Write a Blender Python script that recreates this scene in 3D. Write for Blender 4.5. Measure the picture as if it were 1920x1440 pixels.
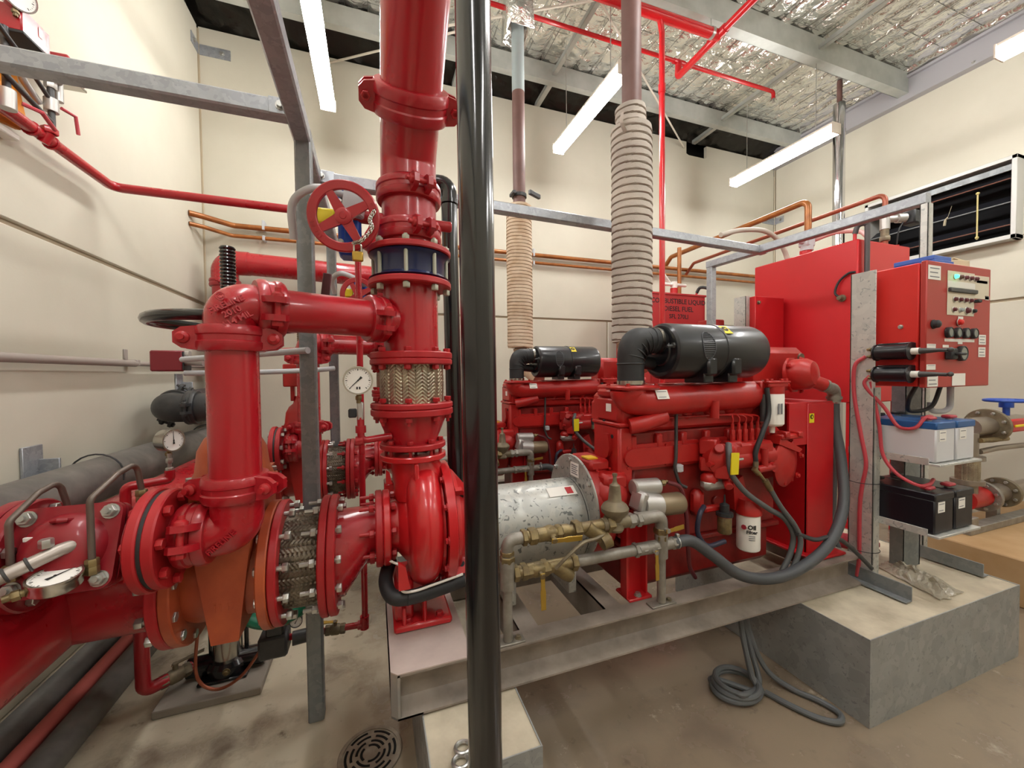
import bpy, bmesh, math, random
from mathutils import Vector as V, Matrix as M, Quaternion as Q
for o in list(bpy.data.objects): bpy.data.objects.remove(o, do_unlink=True)
S = bpy.context.scene
COL = S.collection
random.seed(7)
# ---------------------------------------------------------------- camera
CAM_H = 1.48
def set_camera():
    yaw, pitch, roll = map(math.radians, (19.5, -1.5, 0.62))
    F = V((math.sin(yaw)*math.cos(pitch), math.cos(yaw)*math.cos(pitch), math.sin(pitch)))
    r = V((math.cos(yaw), -math.sin(yaw), 0)); u = r.cross(F)
    R = r*math.cos(roll) - u*math.sin(roll); U = u*math.cos(roll) + r*math.sin(roll)
    cd = bpy.data.cameras.new('camera'); cd.sensor_width = 36; cd.lens = 735*36/1920; cd.clip_start = .02
    co = bpy.data.objects.new('camera', cd); COL.objects.link(co)
    co.matrix_world = M(((R.x, U.x, -F.x, 0), (R.y, U.y, -F.y, 0), (R.z, U.z, -F.z, CAM_H), (0, 0, 0, 1)))
    S.camera = co
set_camera()
# ---------------------------------------------------------------- world, exposure
W = bpy.data.worlds.new('world'); S.world = W; W.use_nodes = True
W.node_tree.nodes['Background'].inputs[0].default_value = (.02, .022, .03, 1)
W.node_tree.nodes['Background'].inputs[1].default_value = 1.0
S.view_settings.view_transform = 'Standard'; S.view_settings.look = 'None'
S.view_settings.gamma = 1.0; S.view_settings.use_curve_mapping = False
S.view_settings.exposure = 0.30
LAMP = 43.0          # emission of the fluorescent diffusers
# ---------------------------------------------------------------- mesh builder
PI = math.pi
def frame(ax):
    ax = V(ax).normalized()
    a = V((0, 0, 1)) if abs(ax.z) < .9 else V((1, 0, 0))
    u = a.cross(ax).normalized(); return u, ax.cross(u).normalized(), ax
def fillet(pts, r, seg=6):
    pts = [V(p) for p in pts]; out = [pts[0]]
    for i in range(1, len(pts)-1):
        p = pts[i]; a = (pts[i-1]-p); b = (pts[i+1]-p)
        rr = r[i-1] if isinstance(r, (list, tuple)) else r
        ang = a.angle(b); d = min(rr/math.tan(ang/2) if ang > .01 else 0, a.length*.499, b.length*.499)
        if d < 1e-5 or ang > PI-.02: out.append(p); continue
        rr = d*math.tan(ang/2); an = a.normalized(); bn = b.normalized()
        c = p+(an+bn).normalized()*(rr/math.sin(ang/2)); s = p+an*d-c; e = p+bn*d-c
        for k in range(seg+1):
            t = k/seg; th = s.angle(e); 
            out.append(c+(s*math.sin((1-t)*th)+e*math.sin(t*th))/math.sin(th))
    out.append(pts[-1]); return out
def spline(pts, n=8):
    P = [V(p) for p in pts]; P = [P[0]*2-P[1]]+P+[P[-1]*2-P[-2]]; out = []
    for i in range(1, len(P)-2):
        for k in range(n):
            t = k/n; a, b, c, d = P[i-1:i+3]
            out.append(.5*((2*b)+(c-a)*t+(2*a-5*b+4*c-d)*t*t+(3*b-a-3*c+d)*t**3))
    out.append(P[-2]); return out
class MB:
    def __init__(s): s.v = []; s.f = []
    def add(s, vs, fs):
        o = len(s.v); s.v += [V(p) for p in vs]; s.f += [tuple(i+o for i in f) for f in fs]; return s
    def box(s, lo, hi, b=0, rot=None, piv=None):
        lo = V(lo); hi = V(hi); c = (lo+hi)/2; h = (hi-lo)/2
        if b <= 0:
            vs = [V((c.x+i*h.x, c.y+j*h.y, c.z+k*h.z)) for i in (-1, 1) for j in (-1, 1) for k in (-1, 1)]
            fs = [(0,1,3,2),(4,6,7,5),(0,4,5,1),(2,3,7,6),(0,2,6,4),(1,5,7,3)]
        else:
            b = min(b, h.x*.98, h.y*.98, h.z*.98); bm = bmesh.new()
            for i in (-1, 1):
                for j in (-1, 1):
                    for k in (-1, 1):
                        bm.verts.new((i*(h.x-b), j*(h.y-b), k*h.z)); bm.verts.new((i*(h.x-b), j*h.y, k*(h.z-b))); bm.verts.new((i*h.x, j*(h.y-b), k*(h.z-b)))
            bmesh.ops.convex_hull(bm, input=bm.verts); bmesh.ops.dissolve_limit(bm, angle_limit=.02, verts=bm.verts, edges=bm.edges)
            bm.verts.index_update(); vs = [v.co+c for v in bm.verts]; fs = [[v.index for v in f.verts] for f in bm.faces]; bm.free()
        if rot is not None:
            q = rot if isinstance(rot, M) else M.Rotation(rot, 3, 'Z'); pv = V(piv) if piv is not None else c
            vs = [q@(V(p)-pv)+pv for p in vs]
        return s.add(vs, fs)
    def lathe(s, prof, p0, ax, n=24, cap=True, a0=0, a1=2*PI, ph=0):
        u, w, ax = frame(ax); p0 = V(p0); full = abs(a1-a0-2*PI) < 1e-6; m = n if full else n+1; vs = []; fs = []
        for t, r in prof:
            for k in range(m):
                a = a0+(a1-a0)*k/n+ph; vs.append(p0+ax*t+(u*math.cos(a)+w*math.sin(a))*r)
        for i in range(len(prof)-1):
            for k in range(n):
                k2 = (k+1) % m; fs.append((i*m+k, i*m+k2, (i+1)*m+k2, (i+1)*m+k))
        if cap and full:
            if prof[0][1] > 1e-6: fs.append(tuple(range(m-1, -1, -1)))
            if prof[-1][1] > 1e-6: fs.append(tuple((len(prof)-1)*m+k for k in range(m)))
        return s.add(vs, fs)
    def cyl(s, p0, p1, r, n=20, r2=None, cap=True, b=0):
        p0 = V(p0); p1 = V(p1); L = (p1-p0).length; r2 = r if r2 is None else r2
        pr = [(0, r), (L, r2)] if b <= 0 else [(0, r-b), (b, r), (L-b, r2), (L, r2-b)]
        return s.lathe(pr, p0, p1-p0, n, cap)
    def tube(s, pts, r, n=10, cap=True, closed=False, flat=1.0):
        P = [V(p) for p in pts]
        P = [p for i, p in enumerate(P) if i == 0 or (p-P[i-1]).length > 1e-6]
        T = []; N = len(P)
        for i in range(N):
            a = P[i-1] if (i > 0 or closed) else P[i]; b = P[(i+1) % N] if (i < N-1 or closed) else P[i]
            T.append((b-a).normalized())
        u, w, _ = frame(T[0]); vs = []; fs = []
        for i in range(N):
            if i > 0:
                q = T[i-1].rotation_difference(T[i]); u = q@u
            u = (u-T[i]*u.dot(T[i])).normalized(); w = T[i].cross(u)
            rr = r[i] if isinstance(r, (list, tuple)) else r
            for k in range(n):
                a = 2*PI*k/n; vs.append(P[i]+(u*math.cos(a)+w*math.sin(a)*flat)*rr)
        for i in range(N if closed else N-1):
            j = (i+1) % N
            for k in range(n):
                k2 = (k+1) % n; fs.append((i*n+k, i*n+k2, j*n+k2, j*n+k))
        if cap and not closed: fs.append(tuple(range(n-1, -1, -1))); fs.append(tuple((N-1)*n+k for k in range(n)))
        return s.add(vs, fs)
    def prism(s, poly, z0, z1, mat=None):
        # polygon in local xy, extruded along local z, then placed by matrix
        n = len(poly); mat = mat or M.Identity(4)
        vs = [mat@V((x, y, z0)) for x, y in poly]+[mat@V((x, y, z1)) for x, y in poly]
        fs = [tuple(range(n-1, -1, -1)), tuple(range(n, 2*n))]+[(i, (i+1) % n, n+(i+1) % n, n+i) for i in range(n)]
        return s.add(vs, fs)
    def sphere(s, c, r, n=16, m=10, sc=(1, 1, 1), ax=(0, 0, 1)):
        pr = [(-math.cos(PI*i/m)*r, max(1e-5, math.sin(PI*i/m)*r)) for i in range(m+1)]
        o = len(s.v); s.lathe(pr, (0, 0, 0), ax, n, cap=False); c = V(c)
        for i in range(o, len(s.v)): p = s.v[i]; s.v[i] = V((p.x*sc[0], p.y*sc[1], p.z*sc[2]))+c
        return s
    def hexa(s, c, ax, r, h, ph=0): return s.lathe([(0, r*.93), (h*.12, r), (h*.88, r), (h, r*.9)], c, ax, 6, ph=ph)
    def torus(s, c, ax, R, r, n=32, m=8, flat=1.0):
        u, w, ax = frame(ax); c = V(c)
        return s.tube([c+(u*math.cos(2*PI*k/n)+w*math.sin(2*PI*k/n))*R for k in range(n)], r, m, closed=True, flat=flat)
    def xf(s, mat): s.v = [mat@p for p in s.v]; return s
    def mesh(s, name, m, ang=38):
        me = bpy.data.meshes.new(name); me.from_pydata([tuple(p) for p in s.v], [], s.f); me.update()
        bm = bmesh.new(); bm.from_mesh(me); bmesh.ops.recalc_face_normals(bm, faces=bm.faces); bm.to_mesh(me); bm.free()
        if m: me.materials.append(m)
        if ang: 
            me.polygons.foreach_set('use_smooth', [True]*len(me.polygons)); me.set_sharp_from_angle(angle=math.radians(ang))
        return me
# ---------------------------------------------------------------- objects
def wloc(o):
    p = V((0, 0, 0))
    while o: p += o.location; o = o.parent
    return p
def thing(name, label, cat, base, group=None, kind=None):
    o = bpy.data.objects.new(name, None); COL.objects.link(o); o.location = base; o.empty_display_size = .05
    if label: o['label'] = label
    if cat: o['category'] = cat
    if group: o['group'] = group
    if kind: o['kind'] = kind
    return o
def part(name, mb, m, parent=None, label=None, ang=38, kind=None):
    """one mesh object; geometry given in world coordinates"""
    if parent is not None:
        off = wloc(parent); mb.v = [p-off for p in mb.v]
    o = bpy.data.objects.new(name, mb.mesh(name, m, ang)); COL.objects.link(o)
    if parent is not None: o.parent = parent
    if label: o['label'] = label
    if kind: o['kind'] = kind
    return o
def solo(name, mb, m, label, cat, base, group=None, ang=38):
    b = V(base); mb.v = [p-b for p in mb.v]
    o = bpy.data.objects.new(name, mb.mesh(name, m, ang)); COL.objects.link(o); o.location = b
    o['label'] = label; o['category'] = cat
    if group: o['group'] = group
    return o
def struct(name, mb, m, parent=None, ang=38):
    o = bpy.data.objects.new(name, mb.mesh(name, m, ang)); COL.objects.link(o)
    o['kind'] = 'structure'
    if parent is not None: o.parent = parent
    return o
def inst(name, me, parent, loc, rot=None):
    """a part that shares mesh data; loc is in world coordinates"""
    o = bpy.data.objects.new(name, me); COL.objects.link(o); o.parent = parent
    o.location = V(loc)-wloc(parent)
    if rot is not None: o.rotation_mode = 'QUATERNION'; o.rotation_quaternion = rot
    return o
def dup(o, off=(0, 0, 0), parent=None, label=None):
    c = o.copy(); COL.objects.link(c); c.parent = parent
    if parent is None: c.location = o.location+V(off)
    if label: c['label'] = label
    for ch in list(o.children): dup(ch, parent=c)
    return c
def rotz(ax, spin=0):
    """quaternion taking +Z to ax"""
    return V(ax).normalized().to_track_quat('Z', 'Y') @ Q((0, 0, 1), spin)
_bolt = {}
def bolt_mesh(r, T, stud, m):
    k = (round(r, 4), round(T, 4), round(stud, 4), m.name)
    if k not in _bolt:
        b = MB(); b.hexa((0, 0, T/2), (0, 0, 1), r, r*1.1); b.hexa((0, 0, -T/2), (0, 0, -1), r, r*1.2)
        b.cyl((0, 0, -T/2-stud), (0, 0, T/2+r*.5), r*.5, 8)
        _bolt[k] = b.mesh('bolt', m, 30)
    return _bolt[k]
def bolts(parent, c, ax, Rb, n, r, T, m, stud=.025, ph=0):
    u, w, a = frame(ax); me = bolt_mesh(r, T, stud, m); c = V(c)
    for k in range(n):
        t = 2*PI*(k+.5)/n+ph; inst('bolt', me, parent, c+(u*math.cos(t)+w*math.sin(t))*Rb, rotz(a, random.random()*1.0))
_hexm = {}
def hexbolt(parent, p, ax, r, m, h=None):
    k = (round(r, 4), m.name)
    if k not in _hexm:
        b = MB(); b.cyl((0, 0, -.002), (0, 0, r*.25), r*1.35, 14); b.hexa((0, 0, r*.2), (0, 0, 1), r, r*.95); _hexm[k] = b.mesh('bolt', m, 30)
    return inst('bolt', _hexm[k], parent, p, rotz(ax, random.random()))
def flange_prof(R, t, r): return [(0, r), (0, R-.004), (.004, R), (t-.004, R), (t, R-.004), (t, r)]
def text_mesh(txt, size, m, align='CENTER', ext=.0006, bold=0):
    cu = bpy.data.curves.new('t', 'FONT'); cu.body = txt; cu.size = size; cu.align_x = align; cu.align_y = 'CENTER'; cu.extrude = ext; cu.offset = bold; cu.resolution_u = 2
    to = bpy.data.objects.new('t', cu); COL.objects.link(to)
    dg = bpy.context.evaluated_depsgraph_get(); me = bpy.data.meshes.new_from_object(to.evaluated_get(dg))
    bpy.data.objects.remove(to, do_unlink=True); me.materials.clear(); me.materials.append(m); return me
def lettering(parent, txt, size, m, pos, right, up, align='CENTER', bold=0, name='lettering', ext=.0006):
    r = V(right).normalized(); u = V(up).normalized(); n = r.cross(u)
    q = M((r, u, n)).transposed().to_quaternion()
    return inst(name, text_mesh(txt, size, m, align, ext=ext, bold=bold), parent, pos, q)
# ---------------------------------------------------------------- materials
def lin(h):
    h = h.lstrip('#'); c = [int(h[i:i+2], 16)/255 for i in (0, 2, 4)]
    return tuple((x/12.92 if x <= .04045 else ((x+.055)/1.055)**2.4) for x in c)
MATS = {}
def mat(name, col, rough=.5, metal=0, var=None, vscale=4, vdet=4, bump=0, bscale=40, coat=0, rvar=0, spec=.5, emit=0, lo=.35, hi=.65, stretch=None):
    m = bpy.data.materials.new(name); m.use_nodes = True; nt = m.node_tree; N = nt.nodes; L = nt.links; b = N['Principled BSDF']
    c = lin(col) if isinstance(col, str) else col
    b.inputs['Base Color'].default_value = (*c, 1); b.inputs['Roughness'].default_value = rough; b.inputs['Metallic'].default_value = metal
    b.inputs['Coat Weight'].default_value = coat; b.inputs['Specular IOR Level'].default_value = spec
    if coat: b.inputs['Coat Roughness'].default_value = .12
    if emit: b.inputs['Emission Color'].default_value = (*c, 1); b.inputs['Emission Strength'].default_value = emit
    if var or bump or rvar:
        g = N.new('ShaderNodeNewGeometry'); vec = g.outputs['Position']
        if stretch:
            mp = N.new('ShaderNodeMapping'); mp.inputs['Scale'].default_value = stretch; L.new(vec, mp.inputs[0]); vec = mp.outputs[0]
    if var or rvar:
        n1 = N.new('ShaderNodeTexNoise'); n1.inputs['Scale'].default_value = vscale; n1.inputs['Detail'].default_value = vdet; n1.inputs['Roughness'].default_value = .6
        L.new(vec, n1.inputs['Vector']); rp = N.new('ShaderNodeMapRange'); rp.inputs[1].default_value = lo; rp.inputs[2].default_value = hi; L.new(n1.outputs['Fac'], rp.inputs[0])
        if var:
            c2 = lin(var) if isinstance(var, str) else var
            mx = N.new('ShaderNodeMix'); mx.data_type = 'RGBA'; mx.inputs[6].default_value = (*c, 1); mx.inputs[7].default_value = (*c2, 1)
            L.new(rp.outputs[0], mx.inputs[0]); L.new(mx.outputs[2], b.inputs['Base Color'])
        if rvar:
            ma = N.new('ShaderNodeMapRange'); ma.inputs[3].default_value = max(0, rough-rvar); ma.inputs[4].default_value = min(1, rough+rvar); L.new(rp.outputs[0], ma.inputs[0]); L.new(ma.outputs[0], b.inputs['Roughness'])
    if bump:
        n2 = N.new('ShaderNodeTexNoise'); n2.inputs['Scale'].default_value = bscale; n2.inputs['Detail'].default_value = 3; L.new(vec, n2.inputs['Vector'])
        bp = N.new('ShaderNodeBump'); bp.inputs['Strength'].default_value = bump; bp.inputs['Distance'].default_value = .01; L.new(n2.outputs['Fac'], bp.inputs['Height']); L.new(bp.outputs[0], b.inputs['Normal'])
    MATS[name] = m; return m
def spangle(name, c1, c2, scale=35, rough=.42, metal=.75, fleck=None):
    m = mat(name, c1, rough, metal); nt = m.node_tree; N = nt.nodes; L = nt.links; b = N['Principled BSDF']
    g = N.new('ShaderNodeNewGeometry'); vo = N.new('ShaderNodeTexVoronoi'); vo.inputs['Scale'].default_value = scale; vo.inputs['Randomness'].default_value = 1
    no = N.new('ShaderNodeTexNoise'); no.inputs['Scale'].default_value = scale*.6; ad = N.new('ShaderNodeMix'); ad.data_type = 'RGBA'; ad.inputs[0].default_value = .08
    L.new(g.outputs['Position'], no.inputs['Vector']); L.new(g.outputs['Position'], ad.inputs[6]); L.new(no.outputs['Color'], ad.inputs[7]); L.new(ad.outputs[2], vo.inputs['Vector'])
    sp = N.new('ShaderNodeSeparateColor'); L.new(vo.outputs['Color'], sp.inputs[0]); mx = N.new('ShaderNodeMix'); mx.data_type = 'RGBA'
    mx.inputs[6].default_value = (*lin(c1), 1); mx.inputs[7].default_value = (*lin(c2), 1); L.new(sp.outputs[0], mx.inputs[0]); out = mx.outputs[2]
    if fleck:
        nf = N.new('ShaderNodeTexNoise'); nf.inputs['Scale'].default_value = 42; nf.inputs['Detail'].default_value = 1.5; nf.inputs['Distortion'].default_value = 1.2; L.new(g.outputs['Position'], nf.inputs['Vector'])
        rf = N.new('ShaderNodeMapRange'); rf.inputs[1].default_value = .62; rf.inputs[2].default_value = .67; L.new(nf.outputs['Fac'], rf.inputs[0])
        mf = N.new('ShaderNodeMix'); mf.data_type = 'RGBA'; mf.inputs[7].default_value = (*lin(fleck), 1); L.new(rf.outputs[0], mf.inputs[0]); L.new(out, mf.inputs[6]); out = mf.outputs[2]
    L.new(out, b.inputs['Base Color'])
    mr = N.new('ShaderNodeMapRange'); mr.inputs[3].default_value = rough-.12; mr.inputs[4].default_value = rough+.14; L.new(sp.outputs[1], mr.inputs[0]); L.new(mr.outputs[0], b.inputs['Roughness'])
    return m
RED = mat('red_pipe_paint', '#a8121f', .30, coat=.45, rvar=.06, vscale=6, bump=.04, bscale=25)
REDC = mat('red_coupling_paint', '#a31622', .34, coat=.35, bump=.12, bscale=60)
REDF = mat('red_flange_paint', '#ae2026', .42, var='#a01a20', vscale=9, bump=.06, bscale=50)
REDB = mat('red_bolt_paint', '#a91d23', .4)
REDP = mat('red_pump_paint', '#bf1f24', .28, coat=.45, bump=.05, bscale=22)
REDE = mat('red_engine_enamel', '#b5231f', .36, var='#a01b1a', vscale=5, bump=.06, bscale=45)
REDG = mat('dark_red_block', '#8d1d1a', .45, var='#75140f', vscale=9, bump=.1, bscale=40)  # darker red for the block, core plugs and sump
REDS = mat('red_sheet_metal', '#bd121b', .42, coat=.15)
REDK = mat('red_cabinet_powder', '#cc261f', .45)
REDD = mat('door_red_with_reflection', '#a8322c', .42)  # darker red puts the door's reflection into its base colour
SPR = mat('red_sprinkler_paint', '#c4161e', .25, coat=.4)
ORG = mat('orange_valve_enamel', '#b3552f', .42, var='#9c4326', vscale=7, bump=.07, bscale=40)
ORY = mat('amber_plastic', '#dd8a1e', .5)
GAL = spangle('galvanised_sheet', '#c9c9c3', '#b9bab6', 30, .42, .35, '#9fa2a1')
GALG = spangle('fleckled_galvanised_guard', '#b1b1aa', '#a3a5a1', 30, .42, .4, '#6b6e6c')
GALD = spangle('dull_galvanised_steel', '#8b8f90', '#7d8284', 40, .5, .35)
GALT = spangle('galvanised_tube', '#a9adb2', '#979ba1', 45, .4, .45)
GALP = spangle('galvanised_formwork', '#a9acab', '#9a9d9c', 25, .45, .4, '#8f9392')
SKID = mat('grey_skid_paint', '#8b8986', .5, var='#a59a8d', vscale=5, bump=.05, bscale=30)
SKIT = mat('dusty_skid_steel', '#9a8f84', .6, var='#7c736a', vscale=7, bump=.08, bscale=40)
ZINC = mat('zinc_bolt', '#b9bab6', .33, metal=.85)
STEEL = mat('stainless_steel', '#b9b6ae', .22, metal=1)
CHROME = mat('polished_cladding', '#d3d3d6', .12, metal=1, bump=.05, bscale=9)
BRAID = mat('steel_braid', '#bdb49d', .3, metal=.85, var='#94897a', vscale=12)
BRAIDD = mat('sooty_steel_braid', '#7d7466', .36, metal=.8, var='#524a40', vscale=9)
BRASS = mat('aged_brass', '#8d7c55', .42, metal=.6, var='#6d5f45', vscale=30, bump=.08, bscale=80)
BRASSY = mat('yellow_brass_lever', '#b08f3a', .4, metal=.55)
BRZ = mat('dull_bronze', '#6d6351', .5, metal=.4, var='#857a62', vscale=25)
GPIPE = mat('grey_galvanised_pipe', '#9a968d', .48, metal=.4, var='#837e75', vscale=18)
COPPER = mat('copper_brown_pipe', '#a96a35', .33, metal=.25, var='#8d5427', vscale=9)
COPPR = mat('copper_red_pipe', '#99513a', .36, metal=.25)
BLACK = mat('black_gloss_paint', '#0b0c0e', .22, coat=.5)
BLKP = mat('black_pole_paint', '#101114', .2, coat=.6, rvar=.05, vscale=5)
BLKR = mat('black_rubber', '#26282a', .55, bump=.05, bscale=60)
BLKC = mat('black_air_cleaner_enamel', '#15181d', .34, coat=.25)
BLKI = mat('black_iron_pipe', '#35373a', .45, var='#4c4c4b', vscale=6, metal=.2)
GRYR = mat('grey_dusty_pipe', '#77736d', .5, var='#55534f', vscale=5, bump=.05)
HOSE = mat('grey_rubber_hose', '#46494c', .5, bump=.04, bscale=80)
COND = mat('grey_flexible_conduit', '#5c5f60', .5)
WHT = mat('white_plastic', '#e8e6df', .4)
LGREY = mat('light_grey_plastic', '#b9bcc0', .45)
PAPER = mat('white_paper_label', '#e9e7e1', .7)
PRINT = mat('black_print', '#1b1b1d', .7)
GPRINT = mat('grey_print', '#74767c', .7)
YEL = mat('yellow_plastic', '#e2cf1b', .5)
YELT = mat('yellow_tape', '#e0b41e', .5)
BLUE = mat('blue_valve_enamel', '#1d49a8', .35)
BLUB = mat('blue_battery_lid', '#1f5590', .4)
GRN = mat('green_motor_paint', '#0d6b4d', .4)
ALU = mat('cast_aluminium', '#b4b2ae', .38, metal=.6)
LAG = mat('woven_lagging_tape', '#bdb4a8', .9, var='#9c938a', vscale=3, bump=.2, bscale=160, lo=.3, hi=.75)
LAGB = mat('cream_lagging_tape', '#cdbba4', .9, var='#b59b7f', vscale=5, bump=.2, bscale=160)
RUST = mat('brown_primer_pipe', '#5f423c', .55, var='#6f504a', vscale=4)
GRPR = mat('grey_painted_pipe', '#98a3a3', .5)
# ================================================================ ROOM
XL, YB, XR, YF, ZT = -1.55, 4.7, 6.28, -2.6, 4.9
WALL = mat('cream_wall_paint', '#cecaba', .75, var='#c1bdac', vscale=1.1, vdet=6, bump=.05, bscale=70, lo=.3, hi=.8)
WALLJ = mat('joint_sealant', '#a99c85', .8)
def floor_mat():
    m = mat('stained_concrete_floor', '#a79a82', .5); nt = m.node_tree; N = nt.nodes; L = nt.links; b = N['Principled BSDF']
    g = N.new('ShaderNodeNewGeometry')
    def noise(sc, det, rough=.6, off=0):
        mp = N.new('ShaderNodeMapping'); mp.inputs['Location'].default_value = (off, off*.7, 0); L.new(g.outputs['Position'], mp.inputs[0])
        n = N.new('ShaderNodeTexNoise'); n.inputs['Scale'].default_value = sc; n.inputs['Detail'].default_value = det; n.inputs['Roughness'].default_value = rough; L.new(mp.outputs[0], n.inputs['Vector']); return n
    def ramp(src, a, c):
        r = N.new('ShaderNodeMapRange'); r.inputs[1].default_value = a; r.inputs[2].default_value = c; L.new(src, r.inputs[0]); return r.outputs[0]
    def mix(f, a, c):
        x = N.new('ShaderNodeMix'); x.data_type = 'RGBA'; L.new(f, x.inputs[0])
        for i, s in ((6, a), (7, c)):
            if isinstance(s, str): x.inputs[i].default_value = (*lin(s), 1)
            else: L.new(s, x.inputs[i])
        return x.outputs[2]
    # paler slab on the left, brown slab elsewhere
    sp = N.new('ShaderNodeSeparateXYZ'); L.new(g.outputs['Position'], sp.inputs[0])
    big = noise(1.3, 4); ad = N.new('ShaderNodeMath'); ad.operation = 'MULTIPLY_ADD'; ad.inputs[1].default_value = 1.4; L.new(big.outputs['Fac'], ad.inputs[0]); L.new(sp.outputs[0], ad.inputs[2])
    f = ramp(ad.outputs[0], .35, 1.15)
    base = mix(f, '#cbc1aa', '#8b7c69')
    n1 = noise(3.2, 6, off=3); c1 = mix(ramp(n1.outputs['Fac'], .5, .72), base, '#77695a')
    n2 = noise(14, 5, off=9); c2 = mix(ramp(n2.outputs['Fac'], .62, .78), c1, '#6c5f50')
    n3 = noise(5, 8, .75, off=5); c3 = mix(ramp(n3.outputs['Fac'], .6, .75), c2, '#cfc5b0')
    L.new(c3, b.inputs['Base Color']); L.new(ramp(n1.outputs['Fac'], .2, 1.6), b.inputs['Roughness'])
    bp = N.new('ShaderNodeBump'); bp.inputs['Strength'].default_value = .12; bp.inputs['Distance'].default_value = .01; L.new(n2.outputs['Fac'], bp.inputs['Height']); L.new(bp.outputs[0], b.inputs['Normal'])
    return m
FLOOR = floor_mat()
b = MB(); b.box((XL-.3, YF-.3, -.2), (XR+.3, YB+.3, 0)); struct('floor', b, FLOOR)
def wall(name, core, panels):
    b = MB()
    for lo, hi in core: b.box(lo, hi)
    w = struct(name, b, WALLJ)
    for boxes in panels:
        b = MB()
        for lo, hi in boxes: b.box(lo, hi, .006)
        struct('panel', b, WALL, w)
ZG = 2.195
wall('wall_left', [((XL-.3, YF-.3, 0), (XL-.02, YB+.3, ZT-.02))], [[((XL-.05, YF, 0), (XL, YB-.02, ZG-.014))], [((XL-.05, YF, ZG+.014), (XL, YB-.02, ZT))]])
wall('wall_back', [((XL-.02, YB+.02, 0), (XR+.3, YB+.3, ZT-.02-.2))], [[((XL+.005, YB, 0), (3.065, YB+.05, ZG-.014))], [((3.09, YB, 0), (XR-.02, YB+.05, ZG-.014))]])
b = MB(); b.prism([(XL+.005, ZG+.014), (XR-.02, ZG+.014), (XR-.02, ZT), (4.84, ZT), (4.84, 4.73), (4.80, 4.71), (4.5, 4.71), (4.455, 4.73), (4.455, ZT), (XL+.005, ZT)], YB, YB+.05, M(((1, 0, 0, 0), (0, 0, 1, 0), (0, 1, 0, 0), (0, 0, 0, 1)))); struct('panel', b, WALL, bpy.data.objects['wall_back'])
b = MB(); b.box((XL-.3, YB+.28, 4.6), (XR+.3, YB+.3, 5.3)); struct('fascia', b, mat('dark_fascia', '#1a1916', .8), bpy.data.objects['wall_back'])
wall('wall_right', [((XR+.02, YF-.3, 0), (XR+.27, YB+.02, 2.82)), ((XR+.02, YF-.3, 3.62), (XR+.27, YB+.02, ZT+.1)), ((XR+.02, YF-.3, 2.82), (XR+.27, 2.08, 3.62)), ((XR+.02, 3.37, 2.82), (XR+.27, YB+.02, 3.62))], [[((XR, YF, 0), (XR+.05, YB-.02, ZG-.014))],
     [((XR, YF, ZG+.014), (XR+.05, YB-.02, 2.84)), ((XR, YF, 2.84), (XR+.05, 2.1, 3.6)), ((XR, 3.35, 2.84), (XR+.05, YB-.02, 3.6)), ((XR, YF, 3.6), (XR+.05, YB-.02, ZT+.1))]])
wall('wall_front', [((XL-.3, YF-.3, 0), (XR+.3, YF-.02, ZT+.1))], [[((XL, YF-.05, 0), (XR, YF, ZG-.014))], [((XL, YF-.05, ZG+.014), (XR, YF, ZT+.1))]])
# ---- ceiling foil
from mathutils import noise as NZ
def foil_mat():
    m = mat('reflective_foil_insulation', '#e6e6e0', .2, metal=.9); nt = m.node_tree; N = nt.nodes; L = nt.links; b = N['Principled BSDF']
    g = N.new('ShaderNodeNewGeometry'); n = N.new('ShaderNodeTexNoise'); n.inputs['Scale'].default_value = 9; n.inputs['Detail'].default_value = 3; n.inputs['Distortion'].default_value = 1.4
    vo = N.new('ShaderNodeTexVoronoi'); vo.inputs['Scale'].default_value = 11; vo.feature = 'F1'; L.new(g.outputs['Position'], vo.inputs['Vector']); L.new(g.outputs['Position'], n.inputs['Vector'])
    ad = N.new('ShaderNodeMath'); ad.operation = 'MULTIPLY_ADD'; ad.inputs[1].default_value = .3; L.new(vo.outputs['Distance'], ad.inputs[0]); L.new(n.outputs['Fac'], ad.inputs[2])
    bp = N.new('ShaderNodeBump'); bp.inputs['Strength'].default_value = .65; bp.inputs['Distance'].default_value = .035; L.new(ad.outputs[0], bp.inputs['Height']); L.new(bp.outputs[0], b.inputs['Normal'])
    return m
FOIL = foil_mat()
PUR = [4.2, 2.95, 1.7, .45, -.8, -2.05]
def ceil_z(x, y):
    i = abs((x/.21) % 1-.5)*2                                   # quilted bays over the safety mesh
    j = abs((y/.6) % 1-.5)*2
    z = 5.11-.034*math.sqrt(max(0, 1-i*i))-.016*(1-j)
    z += .02*NZ.noise(V((x*2.3, y*1.3, .3)))+.016*NZ.noise(V((x*6, y*6, 2)))+.007*NZ.noise(V((x*14, y*12, 5)))
    e = min(1, max(0, (x-XL)/.3)); z -= .17*(1-e)**1.5           # sags down to the wall heads
    e = min(1, max(0, (XR-x)/.3)); z -= .06*(1-e)**1.5
    return z
nx, ny = 300, 190
vs = []; fs = []
for j in range(ny+1):
    for i in range(nx+1):
        x = XL-.05+(XR-XL+.1)*i/nx; y = -2.65+(4.235+2.65)*j/ny; vs.append((x, y, ceil_z(x, y)))
for j in range(ny):
    for i in range(nx):
        a = j*(nx+1)+i; fs.append((a, a+1, a+nx+2, a+nx+1))
b = MB(); b.add(vs, fs); CEIL = struct('ceiling', b, FOIL, ang=0)
vs = []; fs = []; mx, my = 260, 26                                # separate darker foil strip lapped over the back wall
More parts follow.
